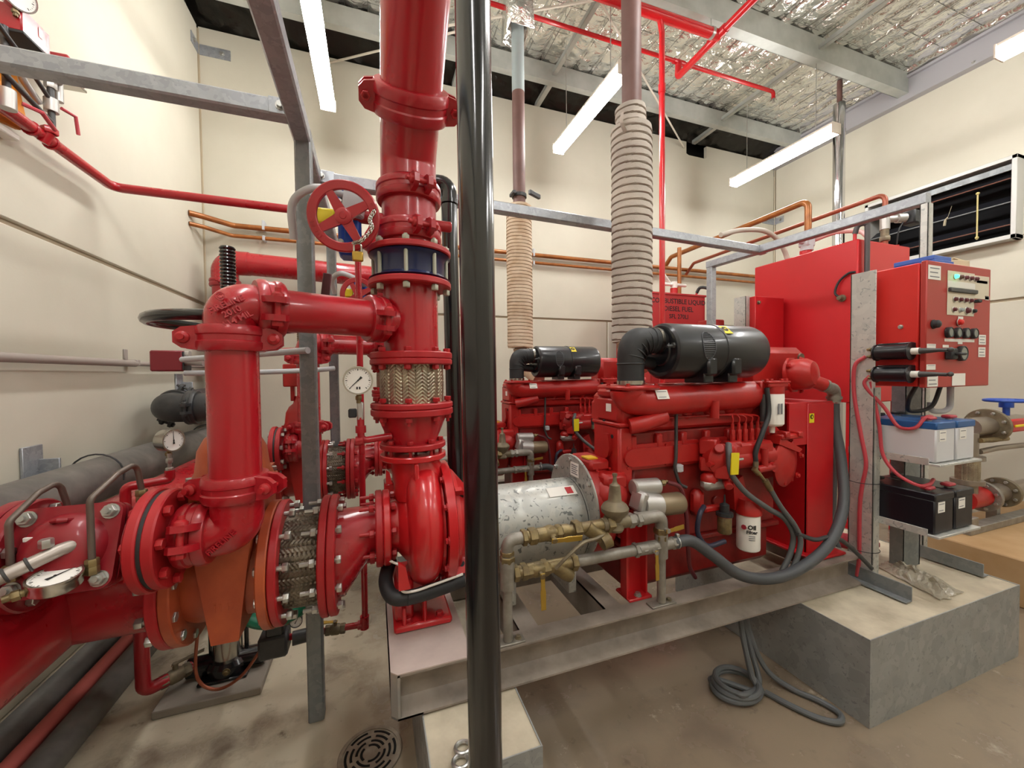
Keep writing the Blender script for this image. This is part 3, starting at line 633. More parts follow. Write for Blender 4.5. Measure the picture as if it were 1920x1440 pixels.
# ================================================================ TEST LINE (elbow, drop, elbow, flange)
def test_line(dy, full=True):
    who = 'front' if not dy else 'rear'; y0 = 1.36+dy; ex = -.387; z = 1.687
    r = .066; d = V((.533, .24, 0)).normalized()
    e = V((ex, y0, z)); j = V((RX, RY+dy, z))-d*.157
    T = thing('pipe_elbow', f'red cast elbow with raised lettering at the top of the {who} test line', 'pipe elbow', (ex, y0, z-.09))
    b = MB(); P = fillet([e+V((0, 0, -.085)), e, e+d*.085], .08, 10); b.tube(P, r*1.04, 36); part('body', b, RED, T)
    if full:
        f = V((.35, -.85, .28)).normalized(); rt = V((.80, .1, .55)).normalized(); up = f.cross(rt)*1
        up = V((-.55, 0, .8)); rt = V((.8, .25, .5)).normalized(); up = (up-rt*up.dot(rt)).normalized(); n = rt.cross(up); ctr = e+V((.012, 0, -.012))+V((.0, -.070, .0))
        for i, s in enumerate(('©', 'FIRELINE', '2010', '114 MIL')): lettering(T, s, .024 if i else .032, REDC, ctr+up*(.03-.024*i)+n*.001+V((0, -.0015, 0)), rt, up, bold=.0006, ext=.003)
    b = MB(); b.cyl(e+d*.085, j+d*.03, r, 36); solo('test_pipe', b, RED, f'red horizontal pipe from the top elbow to the {who} riser', 'pipe', e+d*.085)
    coupling(f'red grooved coupling between the top elbow and the horizontal pipe, {who} test line', e+d*.095, d, r, (.2, -.95, -.1), .038, t=.023)
    coupling(f'red grooved coupling where the horizontal pipe meets the {who} riser', j+d*.01, d, r, (.25, -.95, -.15), .034, t=.02)
    b = MB(); b.cyl((ex, y0, z-.085), (ex, y0, 1.1225), r, 36); solo('drop_pipe', b, RED, f'red vertical drop pipe of the {who} test line', 'pipe', (ex, y0, 1.1225))
    coupling(f'wide red coupling lettered in relief at the top of the {who} drop pipe', (ex, y0, 1.59), (0, 0, 1), r, (1, .12, 0), .036, t=.021)
    coupling(f'wide red coupling at the foot of the {who} drop pipe', (ex, y0, 1.157), (0, 0, 1), r, (1, -.35, 0), .036, t=.021)
    T = thing('pipe_elbow', f'red cast elbow at the foot of the {who} test line turning left', 'pipe elbow', (ex, y0, 1.01))
    b = MB(); b.tube(fillet([(ex, y0, 1.1225), (ex, y0, 1.028), (ex-.085, y0, 1.028)], .075, 10), r*1.04, 36); part('body', b, RED, T)
    if full: lettering(T, 'FIRELINE', .022, REDC, (ex-.02, y0-.0715, 1.018), (.75, 0, .6), (-.6, 0, .75), bold=.0006, ext=.003)
    coupling(f'red grooved coupling beside the lower elbow of the {who} test line', (ex-.1, y0, 1.028), (1, 0, 0), r, (0, -1, .25), .038, t=.023)
    T = thing('flange_adaptor', f'red flange adaptor bolted to the left end of the {who} test line', 'flange', (ex-.13, y0, 1.028))
    b = MB(); b.cyl((ex-.1, y0, 1.028), (ex-.17, y0, 1.028), r, 32); part('neck', b, RED, T)
    flange(T, (ex-.162, y0, 1.028), (1, 0, 0), .134, .06, .026)
    bolts(T, (ex-.175, y0, 1.028), (1, 0, 0), .112, 8, .0145, .055, REDB if full else ZINC, .012, ph=.2)
    b = MB(); b.cyl((ex-.184, y0, 1.028), (ex-.174, y0, 1.028), .131, 36); part('gasket', b, BLKR, T)
    flange(T, (ex-.196, y0, 1.028), (1, 0, 0), .140, .06, .026)
    return ex-.207, y0
vx, vy = test_line(0)
test_line(DY, False)
# ================================================================ DIAPHRAGM VALVE AT LEFT
REDM = mat('maroon_valve_paint', '#8c1622', .42, coat=.2, bump=.06, bscale=40)
T = thing('diaphragm_valve', 'large red diaphragm valve with bolted square bonnet and dome at lower left', 'valve', (vx-.14, vy, .90))
cc = V((vx-.132, vy, 1.028)); n = V((0, -.94, .34)).normalized(); rt = V((1, 0, 0)); up = n.cross(rt)
b = MB(); b.lathe([(-.13, .075), (-.1, .085), (-.05, .11), (.05, .11), (.1, .085), (.13, .075)], cc, (1, 0, 0), 32); part('body', b, REDM, T)
def plate(b, h0, h1, s, cr=.025):
    poly = []
    for q in range(4):
        cxx = (s-cr)*(1 if q in (0, 3) else -1); cyy = (s-cr)*(1 if q in (0, 1) else -1)
        for i in range(5): t = PI/2*(q+i/4); poly.append((cxx+cr*math.cos(t), cyy+cr*math.sin(t)))
    b.prism(poly, h0, h1, M.Translation(cc)@M((rt, up, n)).transposed().to_4x4())
b = MB(); plate(b, .05, .07, .104); part('body_plate', b, REDM, T)
b = MB(); plate(b, .071, .077, .102); part('diaphragm', b, BLKR, T)
b = MB(); plate(b, .078, .096, .104); b.lathe([(.096, .085), (.102, .082), (.124, .068), (.134, .045), (.138, .0001)], cc, n, 32); bn = part('bonnet', b, REDM, T)
for sx in (-1, 1):
    for sy in (-1, 1):
        p = cc+rt*sx*.08+up*sy*.08+n*.096; b = MB(); b.cyl(p, p+n*.003, .019, 16); b.hexa(p+n*.003, n, .0155, .014); b.cyl(p, p+n*.025, .008, 10); part('bolt', b, ZINC, T)
b = MB(); p = cc+up*.066+n*.117; b.tube([p-rt*.016, p-rt*.013+n*.014, p+n*.02, p+rt*.013+n*.014, p+rt*.016], .0055, 8); part('lifting_eye', b, REDM, T)
flange(T, (vx-.275, vy, 1.028), (1, 0, 0), .138, .06, .028, REDM); flange(T, (vx-.244, vy, 1.028), (1, 0, 0), .138, .06, .028, REDM); bolts(T, (vx-.26, vy, 1.028), (1, 0, 0), .112, 8, .0135, .062, ZINC, .015)
b = MB(); p = cc+n*.126-rt*.05+up*.03; b.box(p-V((.011, .003, .005)), p+V((.011, .003, .005)), .001); part('name_tag', b, PAPER, T)
b = MB(); b.tube(fillet([(vx-.28, vy, 1.028), (-1.12, vy, 1.03), (-1.12, YF+.02, 1.03)], .09, 8), .066, 28); solo('test_pipe', b, RED, 'red pipe leaving the left flange of the diaphragm valve', 'pipe', (-1.0, vy, .96))
# trim tubing and gauge on the bonnet
TUB = mat('brown_steel_tube', '#6b6058', .38, metal=.5)
for lbl, P0 in (('right', [(-.655, 1.235, 1.03), (-.655, 1.235, 1.185), (-.63, 1.30, 1.232), (-.62, 1.36, 1.245), (-.615, 1.37, 1.17)]), ('left', [(-.80, 1.235, 1.04), (-.80, 1.235, 1.15), (-.78, 1.29, 1.20), (-.77, 1.34, 1.215), (-.765, 1.36, 1.14)])):
    T = thing('trim_tube', f'bent steel trim tube with nut fittings, {lbl} of the two on the diaphragm valve', 'tube', P0[0])
    b = MB(); b.tube(fillet(P0, .022, 5), .0072, 10); part('tube', b, TUB, T); p = V(P0[0]); e = V(P0[-1])
    b = MB(); b.hexa(p-V((0, 0, .008)), (0, 0, 1), .0135, .018); b.hexa(p-V((0, 0, .028)), (0, 0, 1), .0135, .02); part('nut', b, BRASS, T); b = MB(); b.hexa(e-V((0, 0, .02)), (0, 0, 1), .0135, .018); b.hexa(e-V((0, 0, .038)), (0, 0, 1), .0125, .018); part('nut', b, BRASS, T)
gauge('glycerine pressure gauge lying face up in front of the diaphragm valve', (-.70, 1.195, 1.022), V((.08, -.14, .98)), V((-.85, -.4, -.12)).normalized(), .047, 60, depth=.026)
T = thing('pilot_fitting', 'pale jointed pilot pipe fitting with plug nut across the diaphragm valve bonnet', 'pipe fitting', (-.72, 1.215, 1.06))
a = V((-.705, 1.225, 1.075)); c = V((-.84, 1.13, 1.02)); b = MB(); b.tube([a+V((.02, .035, 0)), a, c], .015, 16); part('tube', b, mat('pale_fitting', '#a89f97', .38, metal=.5), T)
for f in (.3, .5, .85): b = MB(); b.torus(a.lerp(c, f), c-a, .0155, .003, 20, 6); part('band', b, BLKI, T)
b = MB(); b.hexa(a+V((-.02, -.01, .012)), (0, 0, 1), .013, .02); b.hexa(c, c-a, .022, .02); part('plug', b, ZINC, T)
# ================================================================ SUCTION LINES
def suction(dy, front=True):
    y = RY+dy; zl = .816; who = 'front' if front else 'rear'
    T = thing('eccentric_reducer', f'red eccentric suction reducer bolted to the {who} pump', 'pipe reducer', (-.13, y, .66))
    b = MB(); n = 40
    def ring(x, cz, r): return [V((x, y+math.sin(2*PI*k/n)*r, cz+math.cos(2*PI*k/n)*r)) for k in range(n)]
    rs = [ring(-.141, zl, .155), ring(-.113, zl, .155), ring(-.019, .883, .092), ring(.01, .887, .09)]
    b.add([p for r in rs for p in r], [(i*n+k, i*n+(k+1) % n, (i+1)*n+(k+1) % n, (i+1)*n+k) for i in range(3) for k in range(n)]); part('cone', b, RED, T)
    flange(T, (-.146, y, zl), (1, 0, 0), .212, .14, .026); flange(T, (.011, y, .887), (1, 0, 0), .142, .08, .026)
    bolts(T, (.024, y, .887), (1, 0, 0), .117, 8, .014, .062, REDB, .05, ph=.2)
    bolts(T, (-.161, y, zl), (1, 0, 0), .186, 12, .0145, .064, REDB if not front else ZINC, .045)
    bellows(f'wide steel braided connector between large flanges in the {who} suction line', (-.327, y, zl), (-.161, y, zl), .158, .212, 12, .013, .025, bm=BRAIDD)
    # tie rods
    # gate valve
    T = thing('gate_valve', ('orange rising-stem gate valve with black handwheel' if front else 'red rising-stem gate valve with red handwheel')+f' in the {who} suction line', 'valve', (-.462, y, .60))
    vm = ORG if front else REDE; L0, L1 = -.60, -.329
    b = MB(); b.lathe([(0, .15), (.03, .15), (.05, .155), (.22, .155), (.24, .15), (.27, .15)], (L0, y, zl), (1, 0, 0), 40); part('body', b, vm, T)
    mt = M(((1, 0, 0, -.458), (0, 0, 1, 0), (0, 1, 0, 0), (0, 0, 0, 1)))
    b = MB(); b.prism([(-.073, 1.14), (.085, 1.14), (.085, .98), (.045, .652), (-.028, .652), (-.073, .98)], y-.172, y+.172, mt)
    if not front: b.box((-.54, y-.185, .98), (-.38, y+.185, 1.158), .03)
    sv = part('seat_housing', b, vm, T)
    lettering(sv, '1147' if front else 'HV', .03, vm, (-.45, y-.173, .765) if front else (-.46, y-.186, 1.066), (1, 0, 0), (0, 0, 1), bold=.0008)
    b = MB(); b.lathe([(0, .118), (.03, .118), (.05, .108), (.12, .1), (.16, .08), (.18, .056), (.23, .042)], (-.462, y, 1.113), (0, 0, 1), 36); part('bonnet', b, vm, T)
    flange(T, (-.462, y, 1.122), (0, 0, 1), .132, .1, .025, vm); flange(T, (-.462, y, 1.099), (0, 0, 1), .132, .1, .022, vm)
    bolts(T, (-.462, y, 1.111), (0, 0, 1), .118, 8, .013, .05, ZINC if front else REDB, .012)
    b = MB()
    for s in (-1, 1): b.box((-.462+s*.055-.012, y-.025, 1.311), (-.462+s*.055+.012, y+.025, 1.593), .004)
    b.cyl((-.462, y, 1.574), (-.462, y, 1.649), .047, 20); part('yoke', b, vm, T)
    hx = -.505 if front else -.50; hm = BLACK if front else REDC; hr = .212 if front else .113; hz = 1.663 if front else 1.65
    hx0 = -.462
    b = MB(); b.torus((hx0, y, hz), (0, 0, 1), hr, .017, 48, 10)
    for k in range(4):
        a = PI/2*k+.4; b.tube([(hx0, y, hz-.02), (hx0+math.cos(a)*hr*.5, y+math.sin(a)*hr*.5, hz-.012), (hx0+math.cos(a)*hr, y+math.sin(a)*hr, hz)], .011, 8)
    b.cyl((hx0, y, hz-.04), (hx0, y, hz+.03), .035, 18); part('handwheel', b, hm, T)
    b = MB(); z1 = 1.925 if front else 1.838; pr = []; z = 1.45
    while z < z1: pr += [(z, .0245), (z+.006, .021)]; z += .012
    b.lathe(pr+[(z1, .018)], (-.462, y, 0), (0, 0, 1), 16); part('threaded_stem', b, BLACK if front else BRZ, T)
    for xx, m2 in ((L0, vm), (L1, vm)): flange(T, (xx+(.015 if xx == L0 else -.015), y, zl), (1, 0, 0), .214, .14, .03, vm)
    bolts(T, (L1+.012, y, zl), (1, 0, 0), .188, 12, .0155, .062, ZINC, .02)
    bolts(T, (L0-.012, y, zl), (1, 0, 0), .188, 12, .0155, .062, ZINC, .02)
    T = thing('suction_branch', f'short red flanged branch from the suction header to the {who} gate valve', 'pipe', (-.7, y, .64))
    b = MB(); b.cyl((-.93, y, zl), (L0-.02, y, zl), .152, 36); part('tube', b, RED, T); flange(T, (L0-.016, y, zl), (1, 0, 0), .214, .14, .03)
suction(0); suction(DY, False)
b = MB(); b.tube([(-1.0, YF+.02, .80), (-1.0, 3.3, .80)], .18, 44); b.sphere((-1.0, 3.3, .80), .18, 40, 12, sc=(1, .35, 1), ax=(0, 1, 0)); 
T = thing('suction_header', 'thick red suction header running along the left side toward the viewer', 'pipe', (-1.0, 1.0, .62)); part('tube', b, RED, T)
# supports for the suction header
BST = mat('black_steel_stand', '#1b1a1c', .45)
for y in (.95, 2.75):
    T = thing('pipe_stand', f'dark steel stand under the suction header {"nearest the viewer" if y < 2 else "behind the floor pipes"}', 'pipe stand', (-1.02, y, 0))
    for x in (-1.14, -.9): b = MB(); b.box((x-.03, y-.03, 0), (x+.03, y+.03, .64), .004); part('leg', b, BST, T)
    b = MB(); b.box((-1.2, y-.035, .3), (-.84, y+.035, .36), .003); part('cross_bar', b, BST, T)
# gauge on the suction header
T = thing('gauge_pipe', 'small red bent pipe carrying a gauge above the suction header', 'pipe', (-.97, 2.0, .96))
b = MB(); b.tube(fillet([(-.94, 1.98, .95), (-.94, 1.98, 1.045), (-.84, 2.02, 1.05), (-.815, 2.03, 1.05), (-.815, 2.03, 1.09)], .02, 5), .018, 14); part('tube', b, RED, T)
b = MB(); b.hexa((-.815, 2.03, 1.085), (0, 0, 1), .014, .016); b.cyl((-.815, 2.03, 1.09), (-.815, 2.03, 1.16), .007, 10); b.hexa((-.815, 2.03, 1.12), (0, 0, 1), .012, .02); part('fitting', b, ZINC, T)
gauge('small steel pressure gauge standing on a red bent pipe by the left wall', (-.80, 2.03, 1.215), (.86, -.5, 0), (0, 0, -1), .047, -2, depth=.05)
# ================================================================ PIPES ON THE LEFT WALL AND FLOOR
T = thing('grey_wall_pipe', 'thick dull grey pipe running along the foot of the left wall', 'pipe', (-1.38, 3, .88))
b = MB(); b.tube([(-1.38, YF+.02, .99), (-1.38, YB-.02, .93)], .112, 36); part('tube', b, GRYR, T)
for y, zz in ((2.66, .955), (4.1, .94)):
    b = MB(); b.tube([(-1.38+math.cos(a)*.116, y, zz+.01+math.sin(a)*.116) for a in [PI*k/12 for k in range(-1, 14)]], .0045, 6); part('u_bolt', b, BLKI, T)
for y, z, l in ((2.52, 1.03, 'nearer the viewer'), (4.05, 1.38, 'toward the far corner')):
    b = MB(); b.box((XL+.002, y-.06, z-.12), (XL+.014, y+.06, z+.13), .002); b.box((XL+.012, y+.03, z-.12), (XL+.09, y+.042, z+.06), .002); solo('wall_bracket', b, GALT, f'galvanised pipe bracket bolted to the left wall {l}', 'bracket', (XL+.01, y, z))
T = thing('black_grooved_pipe', 'black iron pipe with grooved elbow near the left wall behind the drop pipe', 'pipe', (-1.3, 3.4, 1.1))
b = MB(); b.tube(fillet([(-1.36, YB-.02, 1.30), (-1.36, 3.3, 1.27), (-1.05, 3.3, 1.27)], .14, 10), .098, 30); part('tube', b, BLKI, T)
coupling('black grooved coupling on the black pipe just after its elbow', (-1.18, 3.3, 1.27), (1, 0, 0), .098, (0, -1, 0), .032, BLKI, BLKI)
coupling('black grooved coupling on the black pipe beside the red valve', (-1.04, 3.3, 1.27), (1, 0, 0), .098, (0, -1, 0), .032, BLKI, BLKI)
coupling('black grooved coupling on the black pipe before its elbow', (-1.36, 3.52, 1.274), (0, 1, 0), .098, (.5, 0, 1), .032, BLKI, BLKI)
b = MB(); b.cyl((-1.0, 3.3, 1.27), (-.84, 3.3, 1.27), .098, 28); b.box((-.99, 3.2, 1.22), (-.93, 3.4, 1.36), .01); solo('grooved_adaptor', b, ORG, 'terracotta valve end beside the black grooved pipe', 'pipe fitting', (-.92, 3.3, 1.17))
PNK = mat('salmon_conduit', '#c4635a', .5)
pipe('grey_floor_pipe', 'grey insulated pipe on the floor at lower left, nearest the wall', [(-1.40, YF+.02, .062), (-1.38, YB-.05, .062)], .062, GRYR)
pipe('salmon_conduit', 'salmon pink conduit lying between the two grey floor pipes', [(-1.262, YF+.02, .085), (-1.262, YB-.05, .085)], .031, PNK, 'conduit')
pipe('grey_floor_pipe', 'grey insulated pipe on the floor at lower left, farther from the wall', [(-1.165, YF+.02, .06), (-1.165, YB-.05, .06)], .06, GRYR)
b = MB(); b.tube([(XL+.05, YF+.02, 1.575), (XL+.05, 3.32, 1.575)], .022, 14); b.tube([(XL+.05, 3.32, 1.575), (XL+.05, 4.6, 1.578)], .016, 12); T = thing('wall_conduit', 'grey conduit running level along the left wall at eye height', 'conduit', (XL+.05, 2.5, 1.55)); part('tube', b, mat('painted_conduit', '#a39a93', .55), T)
b = MB(); b.box((XL, 3.30, 1.56), (XL+.07, 3.34, 1.60), .003); b.box((XL, 3.29, 1.60), (XL+.01, 3.33, 1.67), .003); part('saddle', b, MATS['painted_conduit'], T)
# copper lines and red line on the left/back walls
pipe('copper_pipe', 'upper copper-brown fuel pipe crossing the back wall from the left corner', [(XL+.002, 4.36, 2.97), (-1.46, 4.42, 2.97), (-1.28, YB-.06, 2.985), (5.9, YB-.06, 2.99), (6.1, YB-.06, 2.99)], .026, COPPER, bend=.05)
pipe('copper_pipe', 'lower thinner copper-brown fuel pipe crossing the back wall', [(XL+.002, 4.36, 2.875), (-1.46, 4.42, 2.875), (-1.3, YB-.06, 2.885), (6.1, YB-.06, 2.895)], .019, COPPER, bend=.05)
for x in (-1.02, .4, 1.95, 3.6):
    T = thing('pipe_clip', f'small grey clip holding the copper pipes {["by the left corner", "behind the riser", "between the exhausts", "near the diesel sign"][[-1.02, .4, 1.95, 3.6].index(x)]}', 'pipe clip', (x, YB-.03, 2.93)); b = MB(); b.box((x-.012, YB-.085, 2.86), (x+.012, YB-.002, 2.91), .003); part('saddle', b, LGREY, T); b = MB(); b.box((x-.012, YB-.09, 2.965), (x+.012, YB-.002, 3.06), .003); part('saddle', b, LGREY, T)
pipe('red_wall_pipe', 'thin red pipe descending along the left wall and turning across the back', [(-1.46, YF+.02, 2.66), (-1.46, 3.06, 2.632), (-.28, 3.08, 2.625), (.1, 3.08, 2.62)], .027, RED, bend=.055)
# red pipe with elbow against the back wall
T = thing('red_wall_pipe', 'large red pipe with cast elbow along the back wall behind the handwheel', 'pipe', (-1.28, 4.35, 0))
b = MB(); b.tube([(-1.30, 4.42, .006), (-1.30, 4.42, 2.38)], .105, 32); part('riser_tube', b, RED, T)
b = MB(); b.tube(fillet([(-1.30, 4.42, 2.36), (-1.30, 4.42, 2.56), (-1.1, 4.42, 2.56)], .16, 10), .111, 32); part('elbow', b, RED, T)
b = MB(); b.tube([(-1.12, 4.42, 2.56), (.0, 4.42, 2.52), (.6, 4.42, 2.5)], .105, 32); part('level_tube', b, RED, T)
coupling('red grooved coupling under the elbow of the back wall pipe', (-1.30, 4.42, 2.36), (0, 0, 1), .106, (.2, -1, 0), .035)
# joint bracket in the left corner
for (x, y, z), l in (((XL, 4.59, 4.68), 'left'), ((XR, 4.6, 3.93), 'right')):
    s = 1 if l == 'left' else -1; b = MB(); b.box((min(x, x+s*.008), y-.06, z-.05), (max(x, x+s*.008), YB-.0, z+.05)); xs = sorted((x, x+s*.27)); b.box((xs[0], YB-.008, z-.05), (xs[1], YB, z+.05)); o = solo('corner_bracket', b, GALT, f'galvanised angle bracket joining the wall panels in the far {l} corner', 'bracket', (x, y, z))
    hexbolt(o, (x+s*.2, YB-.009, z), (0, -1, 0), .016, ZINC); hexbolt(o, (x+s*.009, y-.01, z), (s, 0, 0), .016, ZINC)
# ================================================================ SKID
def skid(dy, label):
    y0, y1 = 1.28+dy, 1.96+dy; x0, x1 = .035, 2.36; z0, z1 = .372, .52
    T = thing('skid_base', label, 'steel skid', ((x0+x1)/2, (y0+y1)/2, z0))
    def chan(name, y, s):                                   # channel along X, toes toward s
        t = .009; b = MB(); f = .075
        mt = M(((0, 0, 1, 0), (1, 0, 0, 0), (0, 1, 0, 0), (0, 0, 0, 1)))
        P = [(y, z0), (y+s*f, z0), (y+s*f, z0+.007), (y+s*(f*.35), z0+.016), (y+s*t, z0+.026), (y+s*t, z1-.026), (y+s*(f*.35), z1-.016), (y+s*f, z1-.007), (y+s*f, z1), (y, z1)]
        b.prism(P, x0+.02, x1, mt)
        return part(name, b, SKIT, T)
    chan('side_rail', y0+.075, -1); chan('side_rail', y1-.075, 1)
    for x, w in ((x0, .07), (.50, .075), (.875, .075), (x1-.09, .09)):
        b = MB(); b.box((x, y0+.075, z1-.012), (x+w, y1-.075, z1-.001)); b.box((x, y0+.075, z0+.002), (x+.009, y1-.075, z1-.002)); part('cross_member', b, SKIT, T)
    b = MB(); b.prism([(x0, y0+.02), (x0+.02, y0), (.30, y0), (.30, y1), (x0, y1)], z1, z1+.004, M.Identity(4)); part('pump_bed_plate', b, mat('pink_dusted_plate', '#b3a39c', .6, var='#c4b4ac', vscale=6) if not dy else MATS['pink_dusted_plate'], T)
    b = MB(); b.prism([(x0, y0+.02), (x0+.02, y0), (x0+.028, y0), (x0+.008, y0+.023)], z0, z1, M.Identity(4)); b.box((x0, y0+.02, z0), (x0+.009, y1, z1)); b.prism([(x0, y0+.02), (x0+.02, y0), (x0+.1, y0), (x0+.1, y0+.07), (x0, y0+.07)], z0, z0+.007, M.Identity(4)); part('end_plate', b, SKID, T)
    return T
SK = skid(0, 'dusty grey channel steel skid under the front pump and engine')
skid(DY, 'grey channel steel skid under the rear pump and engine')
# ================================================================ PUMP
def pump(dy):
    y = RY+dy; zc = .887; who = 'front' if not dy else 'rear'
    T = thing('centrifugal_pump', f'glossy red end-suction centrifugal pump on the {who} skid', 'pump', (.17, y, .524))
    n = 72; m = 14; vs = []; fs = []; b = MB()                 # spiral volute
    for i in range(n):
        th = 2*PI*i/n; f = ((th-PI*.5) % (2*PI))/(2*PI)        # grows around to the outlet
        Ro = .215+.05*f
        for j in range(m):
            ph = PI*j/(m-1); hw = .052+.012*f
            vs.append(V((.175-math.cos(ph)*hw*1.1, y+math.sin(th)*(.12+(Ro-.12)*max(0, math.sin(ph))**.55), zc+math.cos(th)*(.12+(Ro-.12)*max(0, math.sin(ph))**.55))))
    for i in range(n):
        for j in range(m-1): fs.append((i*m+j, ((i+1) % n)*m+j, ((i+1) % n)*m+j+1, i*m+j+1))
    b.add(vs, fs); b.lathe([(0, .09), (.05, .1), (.075, .13), (.1, .15)], (.03, y, zc), (1, 0, 0), 36); b.cyl((.2, y, zc), (.24, y, zc), .2, 48)
    part('volute', b, REDP, T)
    b = MB(); b.tube([(.175, y, zc+.12), (.165, y, zc+.2), (RX, y, 1.14), (RX, y, 1.165)], [.105, .1, .088, .088], 36); b.box((RX-.008, y-.125, zc+.1), (RX+.008, y-.06, 1.15), .004); part('outlet_neck', b, REDP, T)
    flange(T, (RX, y, 1.162), (0, 0, 1), .127, .06, .022, REDP); flange(T, (.038, y, zc), (1, 0, 0), .142, .07, .026, REDP)
    b = MB(); b.lathe([(0, .2), (0, .235), (.03, .238), (.034, .23), (.034, .1)], (.245, y, zc), (1, 0, 0), 56); cv = part('back_cover', b, REDP, T)
    for k in range(12):
        a = 2*PI*k/12; hexbolt(cv, (.244, y+math.cos(a)*.222, zc+math.sin(a)*.222), (-1, 0, 0), .011, REDB)
    b = MB()                                                    # bearing bracket with lantern ribs
    b.lathe([(0, .2), (.02, .2), (.1, .1), (.16, .085), (.2, .085), (.2, .03)], (.279, y, zc), (1, 0, 0), 36)
    for a in (math.radians(q) for q in (135, 45, 225, 315)):
        rd = V((0, math.cos(a), math.sin(a))); tn = V((1, 0, 0)).cross(rd)
        b.prism([(0, .16), (0, .235), (.025, .235), (.13, .10), (.18, .09), (.18, .07)], -.008, .008, M.Translation((.279, y, zc))@M((V((1, 0, 0)), rd, tn)).transposed().to_4x4())
    bb = part('bearing_bracket', b, REDP, T)
    for a in (135, 225): rd = V((0, math.cos(math.radians(a)), math.sin(math.radians(a)))); tn = V((1, 0, 0)).cross(rd); c = V((.305, y, zc))+rd*.19; b = MB(); b.cyl(c-tn*.0086, c+tn*.0086, .012, 14); part('jacking_hole', b, PRINT, bb)
    b = MB(); b.box((.055, y-.125, .525), (.27, y+.125, .553), .008); b.box((.06, y-.09, .55), (.13, y+.09, .7), .01); b.box((.085, y-.122, .55), (.1, y-.05, .62), .004); b.box((.16, y-.122, .55), (.175, y+.122, .72), .006); b.box((.1, y-.07, .6), (.24, y+.07, .72), .03); part('foot', b, REDP, T)
    for q in (.225, .105): hexbolt(T, (q, y-.1, .553), (0, 0, 1), .014, REDB)
    b = MB(); b.prism([(-.02, 0), (.02, 0), (.005, .08), (-.02, .1)], -.008, .008, M.Translation((.09, y-.19, zc-.16))@M.Rotation(PI/2, 4, 'X')); part('casting_rib', b, REDP, T)
    return T
pump(0); pump(DY)
# ================================================================ COUPLING GUARD
def sticker(T, c, right, up, w, h, m=None, lines=3, name='sticker'):
    r = V(right).normalized(); u = V(up).normalized(); n = r.cross(u); mt = M.Translation(V(c))@M((r, u, n)).transposed().to_4x4(); b = MB()
    b.prism([(-w/2, -h/2), (w/2, -h/2), (w/2, h/2), (-w/2, h/2)], 0, .0012, mt); s = part(name, b, m or PAPER, T)
    if lines:
        b = MB()
        for i in range(lines):
            yy = h*(.3-.6*i/max(1, lines-1)); b.prism([(-w*.38, yy-h*.035), (w*(.38-.12*(i % 2)), yy-h*.035), (w*(.38-.12*(i % 2)), yy+h*.035), (-w*.38, yy+h*.035)], .0013, .0017, mt)
        part('print', b, GPRINT, s)
    return s
def guard(dy):
    y = RY+dy; who = 'front' if not dy else 'rear'
    T = thing('coupling_guard', f'galvanised tunnel guard and disc between the {who} pump and engine', 'machine guard', (.65, y, .53))
    r = .176; zc = .822
    b = MB(); b.lathe([(0, r-.003), (0, r), (.41, r), (.41, r-.003)], (.44, y, zc), (1, 0, 0), 56); part('tunnel', b, GALG, T)
    b = MB(); b.lathe([(0, r+.002), (.004, r+.002)], (.838, y, zc), (1, 0, 0), 56, cap=False); part('seam_band', b, BLKI, T)
    for x in (.5, .78): b = MB(); b.box((x, y-.1, .524), (x+.04, y+.1, .68), .003); part('support', b, GAL, T)
    b = MB(); b.lathe([(0, .001), (0, .228), (.003, .231), (.008, .231), (.01, .228), (.01, .001)], (.851, y, .875), (1, 0, 0), 48); d = part('disc', b, GALG, T)
    for a in (-.9, -.1, .7, 1.6, 2.4): hexbolt(d, (.85, y-math.cos(a)*.21, .875+math.sin(a)*.21), (-1, 0, 0), .009, ZINC)
    if not dy:
        sticker(T, (.8495, y-.035, 1.045), (0, -1, 0), (0, 0, 1), .075, .062, lines=5)
        a = 1.02; sticker(T, (.755, y-(r+.0005)*math.cos(a), zc+(r+.0005)*math.sin(a)), (1, 0, 0), (0, math.sin(a), math.cos(a)), .13, .05, lines=0)
        sticker(T, (.79, y-(r+.0018)*math.cos(a), zc+(r+.0018)*math.sin(a)), (1, 0, 0), (0, math.sin(a), math.cos(a)), .03, .035, mat('red_print', '#b3242c', .6), lines=0)
    return T
guard(0); guard(DY)
